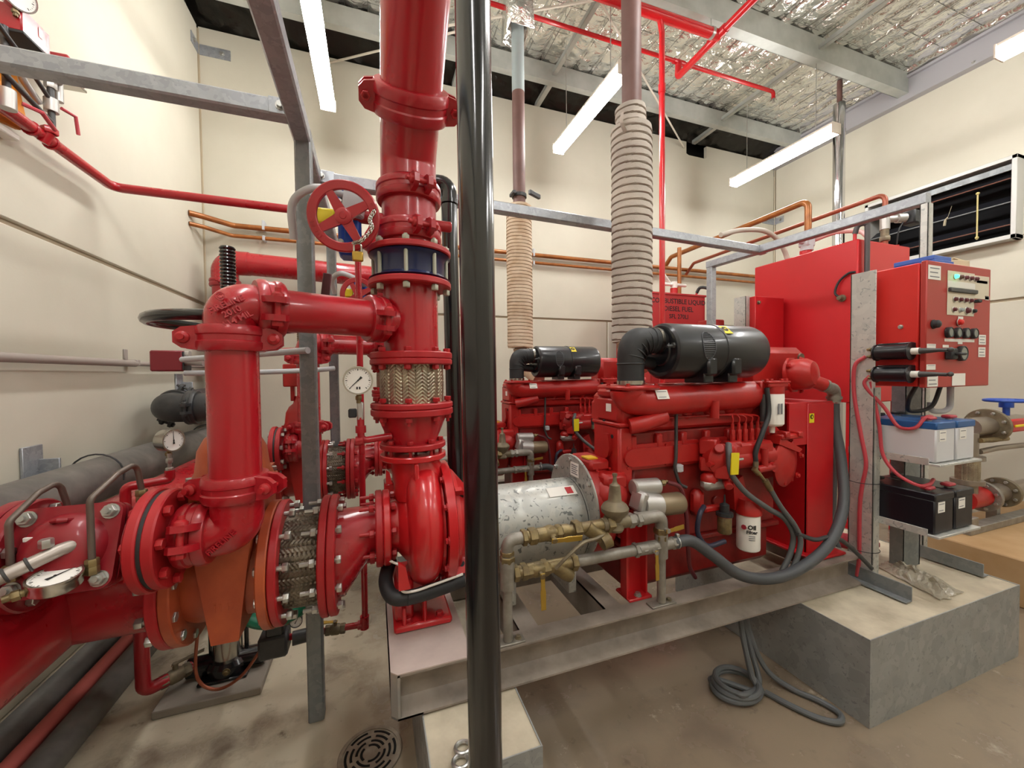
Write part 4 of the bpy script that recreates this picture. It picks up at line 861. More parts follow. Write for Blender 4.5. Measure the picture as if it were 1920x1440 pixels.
# ================================================================ ENGINE
def engine():
    ey = 1.42                                                  # face toward the viewer
    T = thing('diesel_engine', 'red six-cylinder diesel engine with black air cleaner on the front skid', 'engine', (1.5, 1.6, .55))
    P_ = lambda n, b, m=REDE, par=None, **k: part(n, b, m, par or T, **k)
    # flywheel housing
    b = MB(); b.lathe([(0, .2), (.02, .215), (.09, .215), (.11, .19)], (.865, 1.6, .875), (1, 0, 0), 44); b.box((.875, 1.47, 1.05), (.975, 1.66, 1.1), .012); b.sphere((.95, ey+.03, .95), .085, 20, 12, sc=(1, .9, .95)); b.box((.905, ey-.02, .98), (1.02, ey+.1, 1.05), .015)
    for q in ((.905, 1.06), (.97, 1.06)): b.cyl((q[0], 1.49, q[1]), (q[0], 1.465, q[1]), .006, 8)
    P_('flywheel_housing', b)
    b = MB(); b.box((.88, 1.5, 1.1), (.93, 1.56, 1.106)); P_('warning_tape', b, YELT)
    b = MB(); b.box((.985, ey+.0, .76), (1.06, 1.63, 1.25), .012); b.box((.98, ey-.008, 1.245), (1.065, 1.635, 1.262), .005); b.box((.988, ey+.01, 1.262), (1.06, 1.61, 1.37), .012); b.box((.986, ey+.02, 1.37), (1.03, 1.60, 1.405), .01); P_('rear_plate', b)
    b = MB(); b.prism([(-.05, -.07), (.03, -.02), (.045, .02), (.03, .08), (-.0, .08), (-.05, -.02)], 0, .016, M(((0, 0, -1, .985), (-1, 0, 0, 1.515), (0, 1, 0, 1.13), (0, 0, 0, 1)))); P_('side_cover', b)
    for q in ((1.47, 1.20), (1.535, 1.26)): b = MB(); b.cyl((.987, q[0], q[1]), (.983, q[0], q[1]), .009, 12); P_('bolt_hole', b, PRINT)
    # block and head
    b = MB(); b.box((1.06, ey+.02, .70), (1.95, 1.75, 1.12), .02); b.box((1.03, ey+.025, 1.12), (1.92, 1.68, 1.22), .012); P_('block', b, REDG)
    b = MB(); b.box((1.0, ey+.005, 1.22), (1.9, 1.66, 1.385), .015); P_('cylinder_head', b)
    for k in range(6):
        x = 1.06+.138*k; b = MB(); b.box((x-.058, ey+.05, 1.385), (x+.058, 1.63, 1.425), .012); P_('rocker_cover', b)
        b = MB(); b.box((x-.012, ey-.0, 1.135), (x+.02, ey+.03, 1.205), .006); P_('push_rod_boss', b)
    for k in range(7): hexbolt(T, (1.09+.13*k, ey+.022, 1.105), (0, -1, 0), .009, REDE)
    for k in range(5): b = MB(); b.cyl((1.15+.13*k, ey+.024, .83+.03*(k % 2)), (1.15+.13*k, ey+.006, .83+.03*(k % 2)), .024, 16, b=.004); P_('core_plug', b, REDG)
    # side covers
    def sidecover(x0, x1, z0, z1, yy):
        h = (z1-z0)/2; zc = (z0+z1)/2; poly = [(x0+h+h*math.cos(a), zc+h*math.sin(a)) for a in [PI/2+PI*k/10 for k in range(11)]]+[(x1-h+h*math.cos(a), zc+h*math.sin(a)) for a in [-PI/2+PI*k/10 for k in range(11)]]
        mt = M(((1, 0, 0, 0), (0, 0, 1, 0), (0, 1, 0, 0), (0, 0, 0, 1))); b = MB(); b.prism(poly, yy, yy+.02, mt)
        c = P_('tappet_cover', b); b = MB(); s = .86; b.prism([((x-(x0+x1)/2)*(1-.14*h*2/(x1-x0))+(x0+x1)/2, (z-zc)*.72+zc) for x, z in poly], yy-.014, yy, mt); part('raised_panel', b, REDE, c)
        for xx in (x0+.03, (x0+x1)/2, x1-.03):
            for zz in (z0+.012, z1-.012): hexbolt(c, (xx, yy, zz), (0, -1, 0), .0065, REDE)
    sidecover(1.0, 1.47, 1.055, 1.165, ey+.004)
    sidecover(1.5, 1.86, 1.055, 1.165, ey+.006)
    # intake manifold
    b = MB(); b.tube(spline([(1.03, ey, 1.41), (1.04, ey, 1.375), (1.10, ey-.005, 1.355), (1.25, ey-.005, 1.355), (1.5, ey, 1.36), (1.75, ey, 1.365)], 5), [.075]*4+[.07]*4+[.066]*18, 24)
    for k in range(6): b.tube([(1.1+.128*k, ey, 1.34), (1.1+.128*k, ey+.04, 1.28)], .04, 12)
    b.sphere((1.745, ey, 1.365), .066, 16, 10); b.tube([(1.03, ey-.01, 1.25), (1.08, ey-.03, 1.26), (1.2, ey-.02, 1.285)], .035, 14); mf = P_('intake_manifold', b)
    b = MB(); b.box((.965, ey-.085, 1.405), (1.135, ey+.085, 1.425), .008); P_('manifold_flange', b, par=mf)
    for q in ((-.07, -.07), (.07, -.07), (-.07, .07), (.07, .07)): hexbolt(mf, (1.05+q[0], ey+q[1], 1.425), (0, 0, 1), .008, REDE)
    sticker(T, (1.155, ey-.067, 1.385), (1, 0, 0), (0, .45, .9), .062, .042, lines=2)
    b = MB(); b.tube([(1.45, ey-.062, 1.35), (1.45, ey-.06, 1.27)], .02, 10); P_('drain_boss', b)
    # air cleaner
    az = 1.572; b = MB()
    b.lathe([(0, .001), (.0, .06), (.006, .065), (.004, .085), (.0, .092), (.0, .112), (.008, .122), (.02, .124), (.265, .124), (.267, .127), (.277, .127), (.279, .124), (.505, .124), (.525, .118), (.533, .1), (.533, .001)], (1.195, ey, az), (1, 0, 0), 48); ac = P_('air_cleaner', b, BLKC)
    VENT = mat('vent_grille_grey', '#4a4d52', .5)
    def oncyl(dx, ar): return V((1.355+dx, ey-math.cos(.18+ar)*.1255, az+math.sin(.18+ar)*.1255))
    b = MB(); b.tube([oncyl(.034*math.cos(2*PI*k/28), .50*math.sin(2*PI*k/28)) for k in range(28)], .0022, 6, closed=True); P_('vent_rim', b, VENT, par=ac)
    for s in range(13):                                         # vent grille
        ar = .46*(s-6)/6.5; hx = .032*math.sqrt(1-(ar/.5)**2); b = MB(); b.tube([oncyl(-hx, ar), oncyl(hx, ar)], .0018, 6); P_('vent_slat', b, VENT, par=ac)
    a = .85; nn = V((0, -math.cos(a), math.sin(a))); uu = V((0, math.sin(a), math.cos(a))); c = V((1.49, ey, az))+nn*.1245
    s = sticker(T, c, (1, 0, 0), uu, .045, .055, YEL, 0, 'ear_protection_label'); b = MB(); b.lathe([(0, .016), (.0015, .016), (.0018, .0001)], c+uu*.006, nn, 20); part('symbol', b, PRINT, s); b = MB(); b.box((-.006, -.003, 0), (.006, .003, .0025)); b.xf(M.Translation(c+uu*.006)@M((V((1, 0, 0)), uu, nn)).transposed().to_4x4()); part('symbol', b, YEL, s)
    for x in (1.35, 1.49): b = MB(); b.box((x, ey-.10, 1.43), (x+.055, ey+.02, az-.09), .005); b.box((x, ey-.125, az-.11), (x+.055, ey-.02, az-.03), .01); P_('cleaner_bracket', b, BLKC, par=ac)
    b = MB(); b.tube(fillet([(1.23, ey, az+.045), (1.065, ey, az+.045), (1.045, ey, az-.0), (1.045, ey, 1.43)], .1, 10), .056, 24)
    for k in range(7): t = k/6*PI/2; b.torus((1.145-.1*math.sin(t), ey, az-.055+.1*math.cos(t)), (math.cos(t), 0, math.sin(t)), .0565, .0035, 22, 6)
    P_('intake_elbow', b, BLKR)
    for c, ax in (((1.045, ey, 1.437), (0, 0, 1)), ((1.175, ey, az+.045), (1, 0, 0))): b = MB(); b.lathe([(-.008, .057), (-.008, .0595), (.008, .0595), (.008, .057)], c, ax, 28); P_('hose_clamp', b, STEEL)
    b = MB(); b.cyl((1.205, ey-.09, az+.02), (1.23, ey-.085, az+.015), .014, 12); b.hexa((1.2, ey-.092, az+.02), (-1, 0, 0), .012, .014); b.cyl((1.16, ey-.09, az+.015), (1.2, ey-.09, az+.02), .006, 8); P_('indicator', b, BLKI, par=ac)
    b = MB(); b.tube([(1.1, ey+.05, 1.53), (1.2, ey+.05, 1.52)], .03, 14); P_('crankcase_breather', b, BLKR)
    sticker(T, (.9868, 1.50, 1.325), (0, -1, 0), (0, 0, 1), .04, .035, lines=0)
    # injection pump
    iy = ey-.045; b = MB(); b.cyl((1.50, iy, 1.075), (1.80, iy, 1.075), .052, 20); b.box((1.54, iy-.045, 1.06), (1.79, iy+.05, 1.15), .012); b.cyl((1.71, iy-.055, 1.12), (1.71, iy-.055, 1.03), .016, 12); b.cyl((1.66, iy-.055, 1.025), (1.76, iy-.055, 1.03), .018, 12); b.cyl((1.76, iy-.07, 1.03), (1.76, iy-.05, 1.03), .022, 12); ip = P_('injection_pump', b)
    for k in range(5):
        x = 1.575+.04*k; b = MB(); b.cyl((x, iy, 1.14), (x, iy, 1.19), .012, 8); b.hexa((x, iy, 1.185), (0, 0, 1), .0125, .022); b.cyl((x, iy, 1.2), (x, iy, 1.235), .0075, 8); b.tube(spline([(x, iy, 1.23), (x, iy, 1.265), (x-.02-.05*k*.3, iy+.03, 1.275), (1.15+.13*k, ey+.0, 1.275)], 5), .004, 6); part('delivery_valve', b, REDE, ip)
    random.seed(3); b = MB()
    for k in range(16):
        c = V((1.43+random.random()*.12, iy-.03+random.random()*.05, .985+random.random()*.16)); r_ = .014+random.random()*.024
        if k % 3 == 0: b.sphere(c, r_*1.3, 10, 7, sc=(1, .9, .85))
        elif k % 3 == 1: b.cyl(c, c+V((random.uniform(-.05, .05), -.04, random.uniform(-.04, .04))), r_*.55, 10, b=.003)
        else: b.box(c-V((r_*1.2, r_, r_)), c+V((r_*1.2, r_, r_)), .006, rot=random.random())
    b.lathe([(0, .03), (.01, .066), (.05, .07), (.06, .05), (.075, .03)], (1.47, iy+.02, 1.085), (0, -1, 0), 24); b.cyl((1.39, iy-.04, 1.07), (1.45, iy-.02, 1.065), .012, 10); P_('governor', b)
    b = MB(); b.box((1.395, iy-.03, .94), (1.54, iy+.03, 1.0), .02); P_('governor_base', b, ALU)
    b = MB(); b.tube([(1.475, iy-.075, 1.085), (1.545, iy-.08, 1.09)], .006, 8); P_('control_lever', b, ZINC)
    # timing gear housing
    b = MB(); b.lathe([(0, .1), (.02, .125), (.06, .125), (.1, .105), (.13, .075)], (1.84, ey+.06, 1.05), (1, 0, 0), 32); b.box((1.83, ey-.01, .95), (1.95, ey+.2, 1.2), .02); b.lathe([(0, .115), (.012, .12), (.02, .11), (.03, .06)], (1.9, ey-.05, 1.03), (.25, -1, 0), 28); b.prism([(-.06, .05), (.08, .0), (.1, .015), (-.05, .085)], ey-.09, ey-.02, M(((1, 0, 0, 1.88), (0, 0, 1, 0), (0, 1, 0, 1.08), (0, 0, 0, 1)))); gh = P_('gear_housing', b)
    for k in range(6): a = k*PI/3+.3; hexbolt(gh, (1.9+math.cos(a)*.1, ey-.07, 1.03+math.sin(a)*.1), (.2, -1, 0), .01, REDE)
    b = MB(); b.box((1.83, ey-.1, 1.15), (1.98, ey-.03, 1.175), .006); b.box((1.84, ey-.11, 1.16), (1.87, ey-.06, 1.19), .004); b.box((1.93, ey-.11, 1.16), (1.96, ey-.06, 1.185), .004); P_('mount_bracket', b)
    b = MB(); b.box((1.955, ey-.06, .93), (1.965, ey+.3, 1.17), .003); P_('belt_guard', b)
    # sump, engine feet
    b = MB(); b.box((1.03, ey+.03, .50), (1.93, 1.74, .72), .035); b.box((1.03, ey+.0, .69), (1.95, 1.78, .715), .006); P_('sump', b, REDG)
    # fuel filter and head
    b = MB(); b.box((1.76, ey-.085, 1.40), (1.89, ey-.02, 1.425), .006); b.cyl((1.825, ey-.05, 1.37), (1.825, ey-.05, 1.405), .05, 24); b.box((1.75, ey-.09, 1.42), (1.90, ey-.0, 1.432), .004); b.box((1.74, ey-.06, 1.375), (1.78, ey-.02, 1.43), .006)
    for q in (1.76, 1.79, 1.86, 1.89): b.hexa((q, ey-.07, 1.43), (0, 0, 1), .01, .012)
    fh = P_('fuel_filter_head', b)
    b = MB(); b.lathe([(0, .0001), (0, .012), (.03, .013), (.032, .022), (.036, .042), (.045, .0495), (.19, .0495), (.195, .046)], (1.825, ey-.05, 1.18), (0, 0, 1), 30); ff = P_('fuel_filter', b, WHT)
    sticker(T, (1.82, ey-.1002, 1.30), (1, 0, 0), (0, 0, 1), .012, .05, GPRINT, 0, 'filter_print'); sticker(T, (1.803, ey-.0985, 1.30), (1, 0, 0), (0, 0, 1), .01, .05, GPRINT, 0, 'filter_print')
    b = MB(); b.cyl((1.755, ey-.06, 1.24), (1.755, ey-.06, 1.37), .016, 12); P_('sensor', b, BLKI)
    # oil filter
    b = MB(); b.lathe([(0, .0001), (0, .042), (.006, .049), (.015, .0505), (.165, .0505), (.172, .047)], (1.665, ey-.055, .635), (0, 0, 1), 32); of = P_('oil_filter', b, WHT)
    b = MB(); b.lathe([(0, .05), (.004, .057), (.02, .057), (.045, .045), (.07, .04)], (1.665, ey-.055, .805), (0, 0, 1), 28); b.prism([(-.05, 0), (.05, 0), (.0, .16), (-.06, .13)], ey-.03, ey+.03, M(((1, 0, 0, 1.66), (0, 0, 1, 0), (0, 1, 0, .82), (0, 0, 0, 1)))); P_('oil_filter_head', b)
    d = V((-.55, -.83, 0)).normalized(); r_ = V((.83, -.55, 0)); c = V((1.665, ey-.055, .755))+d*.0512
    lettering(of, 'Oil', .028, PRINT, c, r_, (0, 0, 1), bold=.001); lettering(of, 'Filter', .022, PRINT, c-V((0, 0, .022)), r_, (0, 0, 1), bold=.0006)
    for i in range(3): sticker(T, c-V((0, 0, .04+.009*i))+d*.0002, r_, (0, 0, 1), .026, .003, GPRINT, 0, 'filter_print')
    b = MB(); b.lathe([(0, .012), (.0012, .011), (.0014, .0001)], c-r_*.034+V((0, 0, .002))+d*.0-V((0, 0, 0)), (d-r_*.7), 7); P_('brand_mark', b, mat('dark_red_print', '#9c2233', .6))
    # lift pump / primer
    b = MB(); b.lathe([(0, .0001), (0, .026), (.006, .03), (.075, .03), (.08, .027)], (1.495, ey-.075, .745), (0, 0, 1), 24); P_('fuel_sedimenter', b, BRASS)
    b = MB(); b.lathe([(0, .036), (.016, .036), (.018, .02), (.05, .02), (.055, .012), (.06, .005), (.095, .003)], (1.495, ey-.075, .825), (0, 0, 1), 20); P_('stop_solenoid', b, BLKR)
    b = MB(); b.box((1.41, ey-.05, .835), (1.52, ey-.02, .865), .008); b.box((1.38, ey-.03, .815), (1.44, ey+.03, .935), .02); b.lathe([(0, .034), (.012, .034)], (1.495, ey-.075, .823), (0, 0, 1), 20); P_('solenoid_bracket', b)
    # starter motor
    b = MB(); b.cyl((1.03, ey-.03, .99), (1.16, ey-.035, .985), .036, 20, b=.006); b.cyl((1.05, ey-.055, .92), (1.14, ey-.06, .91), .058, 24, r2=.05); st = P_('starter_motor', b, ALU)
    b = MB(); b.lathe([(0, .045), (.01, .047), (.12, .047), (.13, .04), (.135, .02)], (1.13, ey-.06, .912), (1, 0, -.03), 26); P_('starter_body', b, mat('bronze_starter', '#8f8067', .4, metal=.5), par=st)
    b = MB(); b.box((1.02, ey-.10, .90), (1.06, ey-.02, .985), .01, rot=M.Rotation(.3, 3, 'Y')); P_('starter_nose', b, ALU, par=st)
    b = MB(); b.hexa((1.165, ey-.045, 1.0), (1, 0, 0), .014, .02); b.cyl((1.17, ey-.045, 1.0), (1.2, ey-.045, 1.005), .006, 8); P_('terminal', b, BRASS, par=st)
    b = MB(); b.lathe([(0, .014), (.004, .022), (.03, .022), (.034, .014)], (1.29, ey-.012, 1.03), (0, 0, 1), 12); P_('breather_cap', b, LGREY)
    # exhaust side and coolant header
    b = MB(); b.box((1.05, 1.68, 1.22), (1.9, 1.78, 1.36), .03); b.tube(fillet([(1.3, 1.75, 1.3), (1.42, 1.9, 1.3), (1.49, 2.0, 1.33)], .1), .07, 18); P_('exhaust_manifold', b)
    b = MB(); b.box((1.85, 1.52, 1.37), (2.29, 1.70, 1.61), .035); hd = P_('header_tank', b); b = MB(); b.lathe([(0, .012), (0, .02), (.012, .02), (.012, .012)], (2.235, 1.52, 1.555), (0, -1, 0), 16); part('filler_neck', b, BRZ, hd); b = MB(); b.box((1.94, 1.515, 1.425), (1.965, 1.522, 1.432)); part('clip', b, ZINC, hd)
    b = MB(); b.lathe([(0, .075), (.03, .082), (.09, .08), (.12, .06), (.13, .02)], (2.09, ey+.06, 1.455), (.25, -1, .1), 28); b.tube([(2.12, ey-.03, 1.43), (2.19, ey-.05, 1.405)], .034, 16); b.lathe([(-.006, .095), (.006, .095)], (2.09, ey+.04, 1.457), (.25, -1, .1), 10); th = P_('heat_exchanger_cap', b)
    for k in range(5): a = k*2*PI/5; hexbolt(th, V((2.09, ey+.02, 1.457))+V((math.cos(a)*.087, -.005, math.sin(a)*.087)), (.2, -1, .1), .01, REDE)
    # front stand
    b = MB(); b.box((1.97, ey-.03, 1.305), (2.30, 1.80, 1.318), .003); b.box((2.10, ey-.03, .53), (2.115, 1.78, 1.30)); b.box((2.10, ey-.035, .53), (2.30, ey-.02, 1.31), .003); b.box((2.285, ey-.03, .53), (2.30, 1.78, 1.31)); b.box((1.97, ey-.03, 1.1), (2.10, ey-.02, 1.31)); b.box((2.06, ey-.1, .522), (2.30, 1.8, .535), .003); fs = P_('front_stand', b, REDS)
    s = sticker(T, (2.125, ey-.0365, 1.235), (1, 0, 0), (0, 0, 1), .036, .048, YEL, 0, 'ear_protection_label'); b = MB(); b.lathe([(0, .012), (.001, .012), (.0013, .0001)], (2.125, ey-.0378, 1.242), (0, -1, 0), 20); part('symbol', b, PRINT, s); b = MB(); b.box((2.121, ey-.0405, 1.235), (2.129, ey-.039, 1.248)); part('symbol', b, YEL, s)
    # mounting leg at flywheel end
    b = MB(); t = .008; b.box((.985, ey-.015, .525), (1.09, ey-.007, .89), .002); b.box((.985, ey-.05, .525), (.993, ey-.007, .89)); b.box((1.082, ey-.05, .525), (1.09, ey-.007, .89)); b.box((.985, ey-.07, .522), (1.10, ey+.03, .535), .003); lg = P_('mounting_leg', b, REDP); hexbolt(lg, (1.04, ey-.052, .535), (0, 0, 1), .012, ZINC); hexbolt(lg, (1.04, ey-.016, .86), (0, -1, 0), .011, REDE)
    # wiring and hoses
    b = MB(); b.tube(spline([(1.28, ey-.01, 1.30), (1.275, ey-.015, 1.2), (1.27, ey-.02, 1.1), (1.265, ey-.02, 1.05), (1.29, ey-.02, .98), (1.32, ey-.03, .96)], 6), .0075, 8); P_('sensor_cable', b, BLKI)
    b = MB(); b.tube(spline([(1.2, ey-.045, 1.0), (1.26, ey-.06, .97), (1.29, ey-.06, .85), (1.30, ey-.06, .7), (1.33, ey-.04, .6), (1.4, ey, .52)], 6), .0095, 8); P_('battery_cable', b, mat('dark_red_cable', '#64232a', .5))
    b = MB(); b.tube(spline([(1.755, ey-.075, 1.40), (1.755, ey-.085, 1.28), (1.70, ey-.1, 1.2), (1.655, ey-.1, 1.11), (1.655, ey-.1, 1.06)], 6), .011, 10); P_('fuel_hose', b, BLKR); b = MB(); b.cyl((1.655, ey-.1, 1.03), (1.655, ey-.1, 1.065), .012, 10); P_('hose_end', b, BRZ)
    b = MB(); b.tube(spline([(1.40, ey-.05, .87), (1.345, ey-.08, .85), (1.335, ey-.08, .77), (1.38, ey-.09, .71), (1.48, ey-.09, .715)], 6), .011, 10); P_('oil_hose', b, mat('navy_hose', '#2a2a3d', .5))
    return T
E1 = engine()
E2 = dup(E1, (0, DY, 0), label='red diesel engine with black air cleaner at the back on the rear skid')
# ================================================================ EXHAUSTS
def lagging(p0, p1, r, turns, n=40, amp=.006, seed=0, rpt=10):
    """pipe wrapped in a spiral of overlapping tape: each turn is a flat band with a groove at its lap"""
    p0 = V(p0); p1 = V(p1); L = (p1-p0).length; u, w, a = frame(p1-p0); vs = []; fs = []; rows = turns*rpt; b = MB()
    for i in range(rows+1):
        t = i/rows
        for j in range(n):
            th = 2*PI*j/n; ph = (t*turns+j/n+.12*NZ.noise(V((math.cos(th)*1.2, math.sin(th)*1.2, t*9+seed)))) % 1
            rr = r*(1+.025*NZ.noise(V((math.cos(th), math.sin(th), t*6+seed))))+amp*(.35+.65*(1-ph) if ph > .14 else ph/.14*.2-.6)
            if i in (0, rows): rr *= .8
            vs.append(p0+a*L*t+(u*math.cos(th)+w*math.sin(th))*rr)
    for i in range(rows):
        for j in range(n): fs.append((i*n+j, i*n+(j+1) % n, (i+1)*n+(j+1) % n, (i+1)*n+j))
    fs.append(tuple(range(n))); fs.append(tuple(rows*n+k for k in range(n)))
    return b.add(vs, fs)
T = thing('exhaust_pipe', 'front engine exhaust pipe, brown above and wrapped in thick grey lagging below', 'exhaust', (1.49, 2.0, 1.33))
ex = (1.487, 2.0); b = MB(); b.tube([(ex[0], ex[1], 1.40), (ex[0], ex[1], 2.6), (ex[0]-.015, ex[1]-.005, 5.05)], .057, 24); part('tube', b, RUST, T)
part('lagging', lagging((ex[0]-.005, ex[1], 1.66), (ex[0]-.005, ex[1], 2.93), .113, 30, amp=.008), LAG, T, ang=60)
part('upper_lagging', lagging((ex[0]-.005, ex[1], 2.9), (ex[0]-.012, ex[1], 3.05), .084, 4, amp=.008, seed=4), LAG, T, ang=60)
part('lower_lagging', lagging((ex[0]-.06, ex[1]-.1, 1.5), (ex[0]-.005, ex[1], 1.69), .085, 3, amp=.01, seed=9), LAGB, T, ang=60)
b = MB(); b.tube(spline([(ex[0]-.1, 1.93, 2.86), (ex[0]-.13, 1.92, 2.9), (ex[0]-.12, 1.93, 2.96)], 4), .012, 6, flat=.3); part('loose_tape', b, LAG, T)
T = thing('exhaust_pipe', 'rear engine exhaust pipe, lagged below and passing up through the foil ceiling', 'exhaust', (1.30, 3.42, 1.5))
ex = (1.302, 3.42); b = MB(); b.tube([(ex[0], ex[1], 1.45), (ex[0], ex[1], 4.05)], .057, 24); part('tube', b, RUST, T)
b = MB(); b.tube([(ex[0], ex[1], 4.05), (ex[0], ex[1], 5.0)], .0575, 24); part('upper_tube', b, GRPR, T)
part('lagging', lagging((ex[0]-.005, ex[1], 1.72), (ex[0]-.005, ex[1], 3.02), .115, 42, amp=.005, seed=2), LAGB, T, ang=60)
b = MB(); b.lathe([(0, .06), (.05, .064), (.09, .07)], (ex[0], ex[1], 1.62), (0, 0, 1), 20); b.lathe([(0, .05), (.0, .09), (.02, .09), (.02, .05)], (ex[0]-.02, ex[1], 1.59), (0, 0, 1), 24); b.tube([(ex[0]-.02, ex[1]-.02, 1.6), (ex[0]+.02, ex[1]-.15, 1.5), (ex[0]+.05, ex[1]-.3, 1.42)], .06, 16); part('flange_joint', b, LAGB, T)
b = MB(); b.lathe([(0, .06), (.0, .068), (.03, .068), (.03, .06)], (ex[0], ex[1], 3.10), (0, 0, 1), 20); b.box((ex[0]-.09, ex[1]-.08, 3.10), (ex[0]-.06, ex[1]+.02, 3.13), .004); b.box((ex[0]+.05, ex[1]-.08, 3.1), (ex[0]+.2, ex[1]-.05, 3.14), .004, rot=.5); part('pipe_clamp', b, BLKI, T)
b = MB(); b.add([V((ex[0]+sx*(.10 if k else .115), ex[1]+sy*(.1 if k else .13), z)) for k, z in ((0, 4.55), (1, 5.06)) for sx, sy in ((-1, -1), (1, -1), (1, 1), (-1, 1))], [(0, 1, 5, 4), (1, 2, 6, 5), (2, 3, 7, 6), (3, 0, 4, 7)]); o = part('foil_boot', b, FOIL, T)
sm = o.modifiers.new('s', 'SOLIDIFY'); sm.thickness = .003
# ================================================================ CONTROL PANEL AND BATTERY STAND
T = thing('panel_stand', 'galvanised channel stand with angle feet carrying the control panel and batteries', 'stand', (2.7, 1.32, .375))
b = MB(); b.box((2.40, 1.26, .376), (2.406, 1.372, 1.985), .001); b.box((2.40, 1.26, .376), (2.452, 1.266, 1.39), .001); b.box((2.40, 1.366, .376), (2.452, 1.372, 1.985), .001); part('post', b, GAL, T)
b = MB(); b.box((3.03, 1.345, .376), (3.036, 1.385, 2.44), .001); b.box((3.03, 1.345, .376), (3.075, 1.351, 2.44), .001); b.box((3.03, 1.379, .376), (3.075, 1.385, 2.44), .001); part('post', b, GAL, T)
b = MB(); b.box((2.74, 1.30, .376), (2.90, 1.31, 1.39), .001); b.box((2.74, 1.30, .376), (2.75, 1.36, 1.39)); b.box((2.89, 1.30, .376), (2.90, 1.36, 1.39)); part('post', b, GALD, T)
for x in (2.40, 3.03):
    b = MB(); b.box((x-.008, 1.10, .375), (x-.001, 1.42, .445), .001); b.box((x-.05, 1.10, .374), (x-.004, 1.42, .38), .001) if x < 2.5 else b.box((x-.004, 1.10, .374), (x+.045, 1.34, .38), .001); part('foot_angle', b, GALD, T)
for z in (1.028, .692):
    b = MB(); b.box((2.445, 1.03, z), (2.80, 1.40, z+.012), .002); b.box((2.444, 1.07, z), (2.449, 1.40, z+.035), .001); part('battery_shelf', b, GAL, T)
for z in (.895, .54): b = MB(); b.torus((2.427, 1.316, z), (0, 0, 1), .066, .002, 24, 5); part('cable_tie', b, BLKR, T)
# cabinet
T = thing('control_panel', 'red square engine control cabinet with lamps, meters and switches on its door', 'control panel', (2.72, 1.2, 1.397))
b = MB(); b.box((2.453, 1.118, 1.397), (3.0, 1.29, 1.986), .005); cb = part('cabinet', b, REDK, T)
b = MB(); b.box((2.447, 1.088, 1.392), (3.003, 1.112, 1.99), .004); door = part('door', b, REDD, T)
hexbolt(cb, (2.452, 1.185, 1.69), (-1, 0, 0), .008, ZINC)
yd = 1.087; rt = (1, 0, 0); up = (0, 0, 1)
CREAM = mat('cream_panel_plate', '#d6cdb8', .55)
def onDoor(x, z, w, h, m=PAPER, lines=2, name='paper_label'): return sticker(T, (x, yd, z), rt, up, w, h, m, lines, name)
onDoor(2.728, 1.848, .235, .212, CREAM, 0, 'lamp_plate'); onDoor(2.913, 1.89, .138, .115, CREAM, 0, 'name_plate')
onDoor(2.915, 1.918, .10, .014, mat('blue_print', '#8d99b3', .6), 0, 'faded_print')
for x, z, w, h, l in ((2.503, 1.935, .1, .066, 3), (2.965, 1.84, .04, .02, 1), (2.929, 1.627, .065, .05, 3), (2.927, 1.564, .065, .05, 3), (2.487, 1.587, .07, .025, 1), (2.487, 1.49, .072, .026, 1), (2.502, 1.428, .085, .062, 3), (2.722, 1.428, .115, .06, 0), (2.725, 1.62, .26, .014, 0), (2.605, 1.59, .05, .013, 0), (2.728, 1.731, .045, .013, 0), (2.728, 1.608, .04, .012, 0)): onDoor(x, z, w, h, PAPER, l)
def knob(x, z, r, h, m, name, m2=None):
    b = MB(); b.lathe([(0, r*1.15), (.004, r*1.15), (.005, r), (h, r*.95), (h+r*.3, r*.6), (h+r*.4, .0001)], (x, yd-.001, z), (0, -1, 0), 18); o = part(name, b, m, T)
    if m2: b = MB(); b.torus((x, yd-.003, z), (0, 1, 0), r*1.25, .002, 18, 6); part('bezel', b, m2, o)
    return o
GLED = mat('lit_green_lamp', (.03, .9, .25), .3, emit=6); LENS = mat('dark_red_lens', '#5e2b33', .3); 
for i in range(5): knob(2.67+.045*i, 1.928, .0095, .012, GLED if i == 0 else LENS, 'indicator_lamp', ZINC)
for i in range(4): knob(2.668+.046*i, 1.818, .0095, .012, LENS, 'push_button', ZINC)
for i in range(4): knob(2.661+.058*i, 1.768, .0095 if i != 2 else .014, .012, LENS if i % 2 == 0 else (BLKR if i == 3 else GRPR), 'push_button', ZINC)
b = MB(); b.box((2.615, yd-.012, 1.852), (2.855, yd, 1.872), .003); part('display_bar', b, BLKI, T); b = MB(); b.box((2.84, yd-.02, 1.81), (2.872, yd, 1.825), .003); part('key_switch', b, BLKR, T)
b = MB(); b.box((2.612, yd-.002, 1.876), (2.85, yd, 1.905)); part('legend_strip', b, WHT, T)
knob(2.499, 1.692, .019, .02, BLKR, 'selector_switch'); knob(2.71, 1.708, .014, .014, REDK, 'push_button', ZINC)
for i in range(4):
    b = MB(); x = 2.617+.0725*i; b.lathe([(0, .026), (.014, .026), (.016, .021), (.013, .02), (.013, .0001)], (x, yd-.001, 1.656), (0, -1, 0), 24); o = part('hour_meter', b, BLKR, T); b = MB(); b.lathe([(0, .0195), (.0004, .0001)], (x, yd-.0145, 1.656), (0, -1, 0), 20, cap=False); part('glass', b, mat('meter_glass', '#7d837b', .2) if 'meter_glass' not in MATS else MATS['meter_glass'], o)
b = MB(); b.lathe([(0, .037), (.016, .037), (.018, .031), (.015, .03), (.015, .0001)], (2.728, yd-.001, 1.556), (0, -1, 0), 28); o = part('voltmeter', b, BLKR, T); b = MB(); b.lathe([(0, .029), (.0004, .0001)], (2.728, yd-.0165, 1.556), (0, -1, 0), 24, cap=False); part('glass', b, MATS['meter_glass'], o)
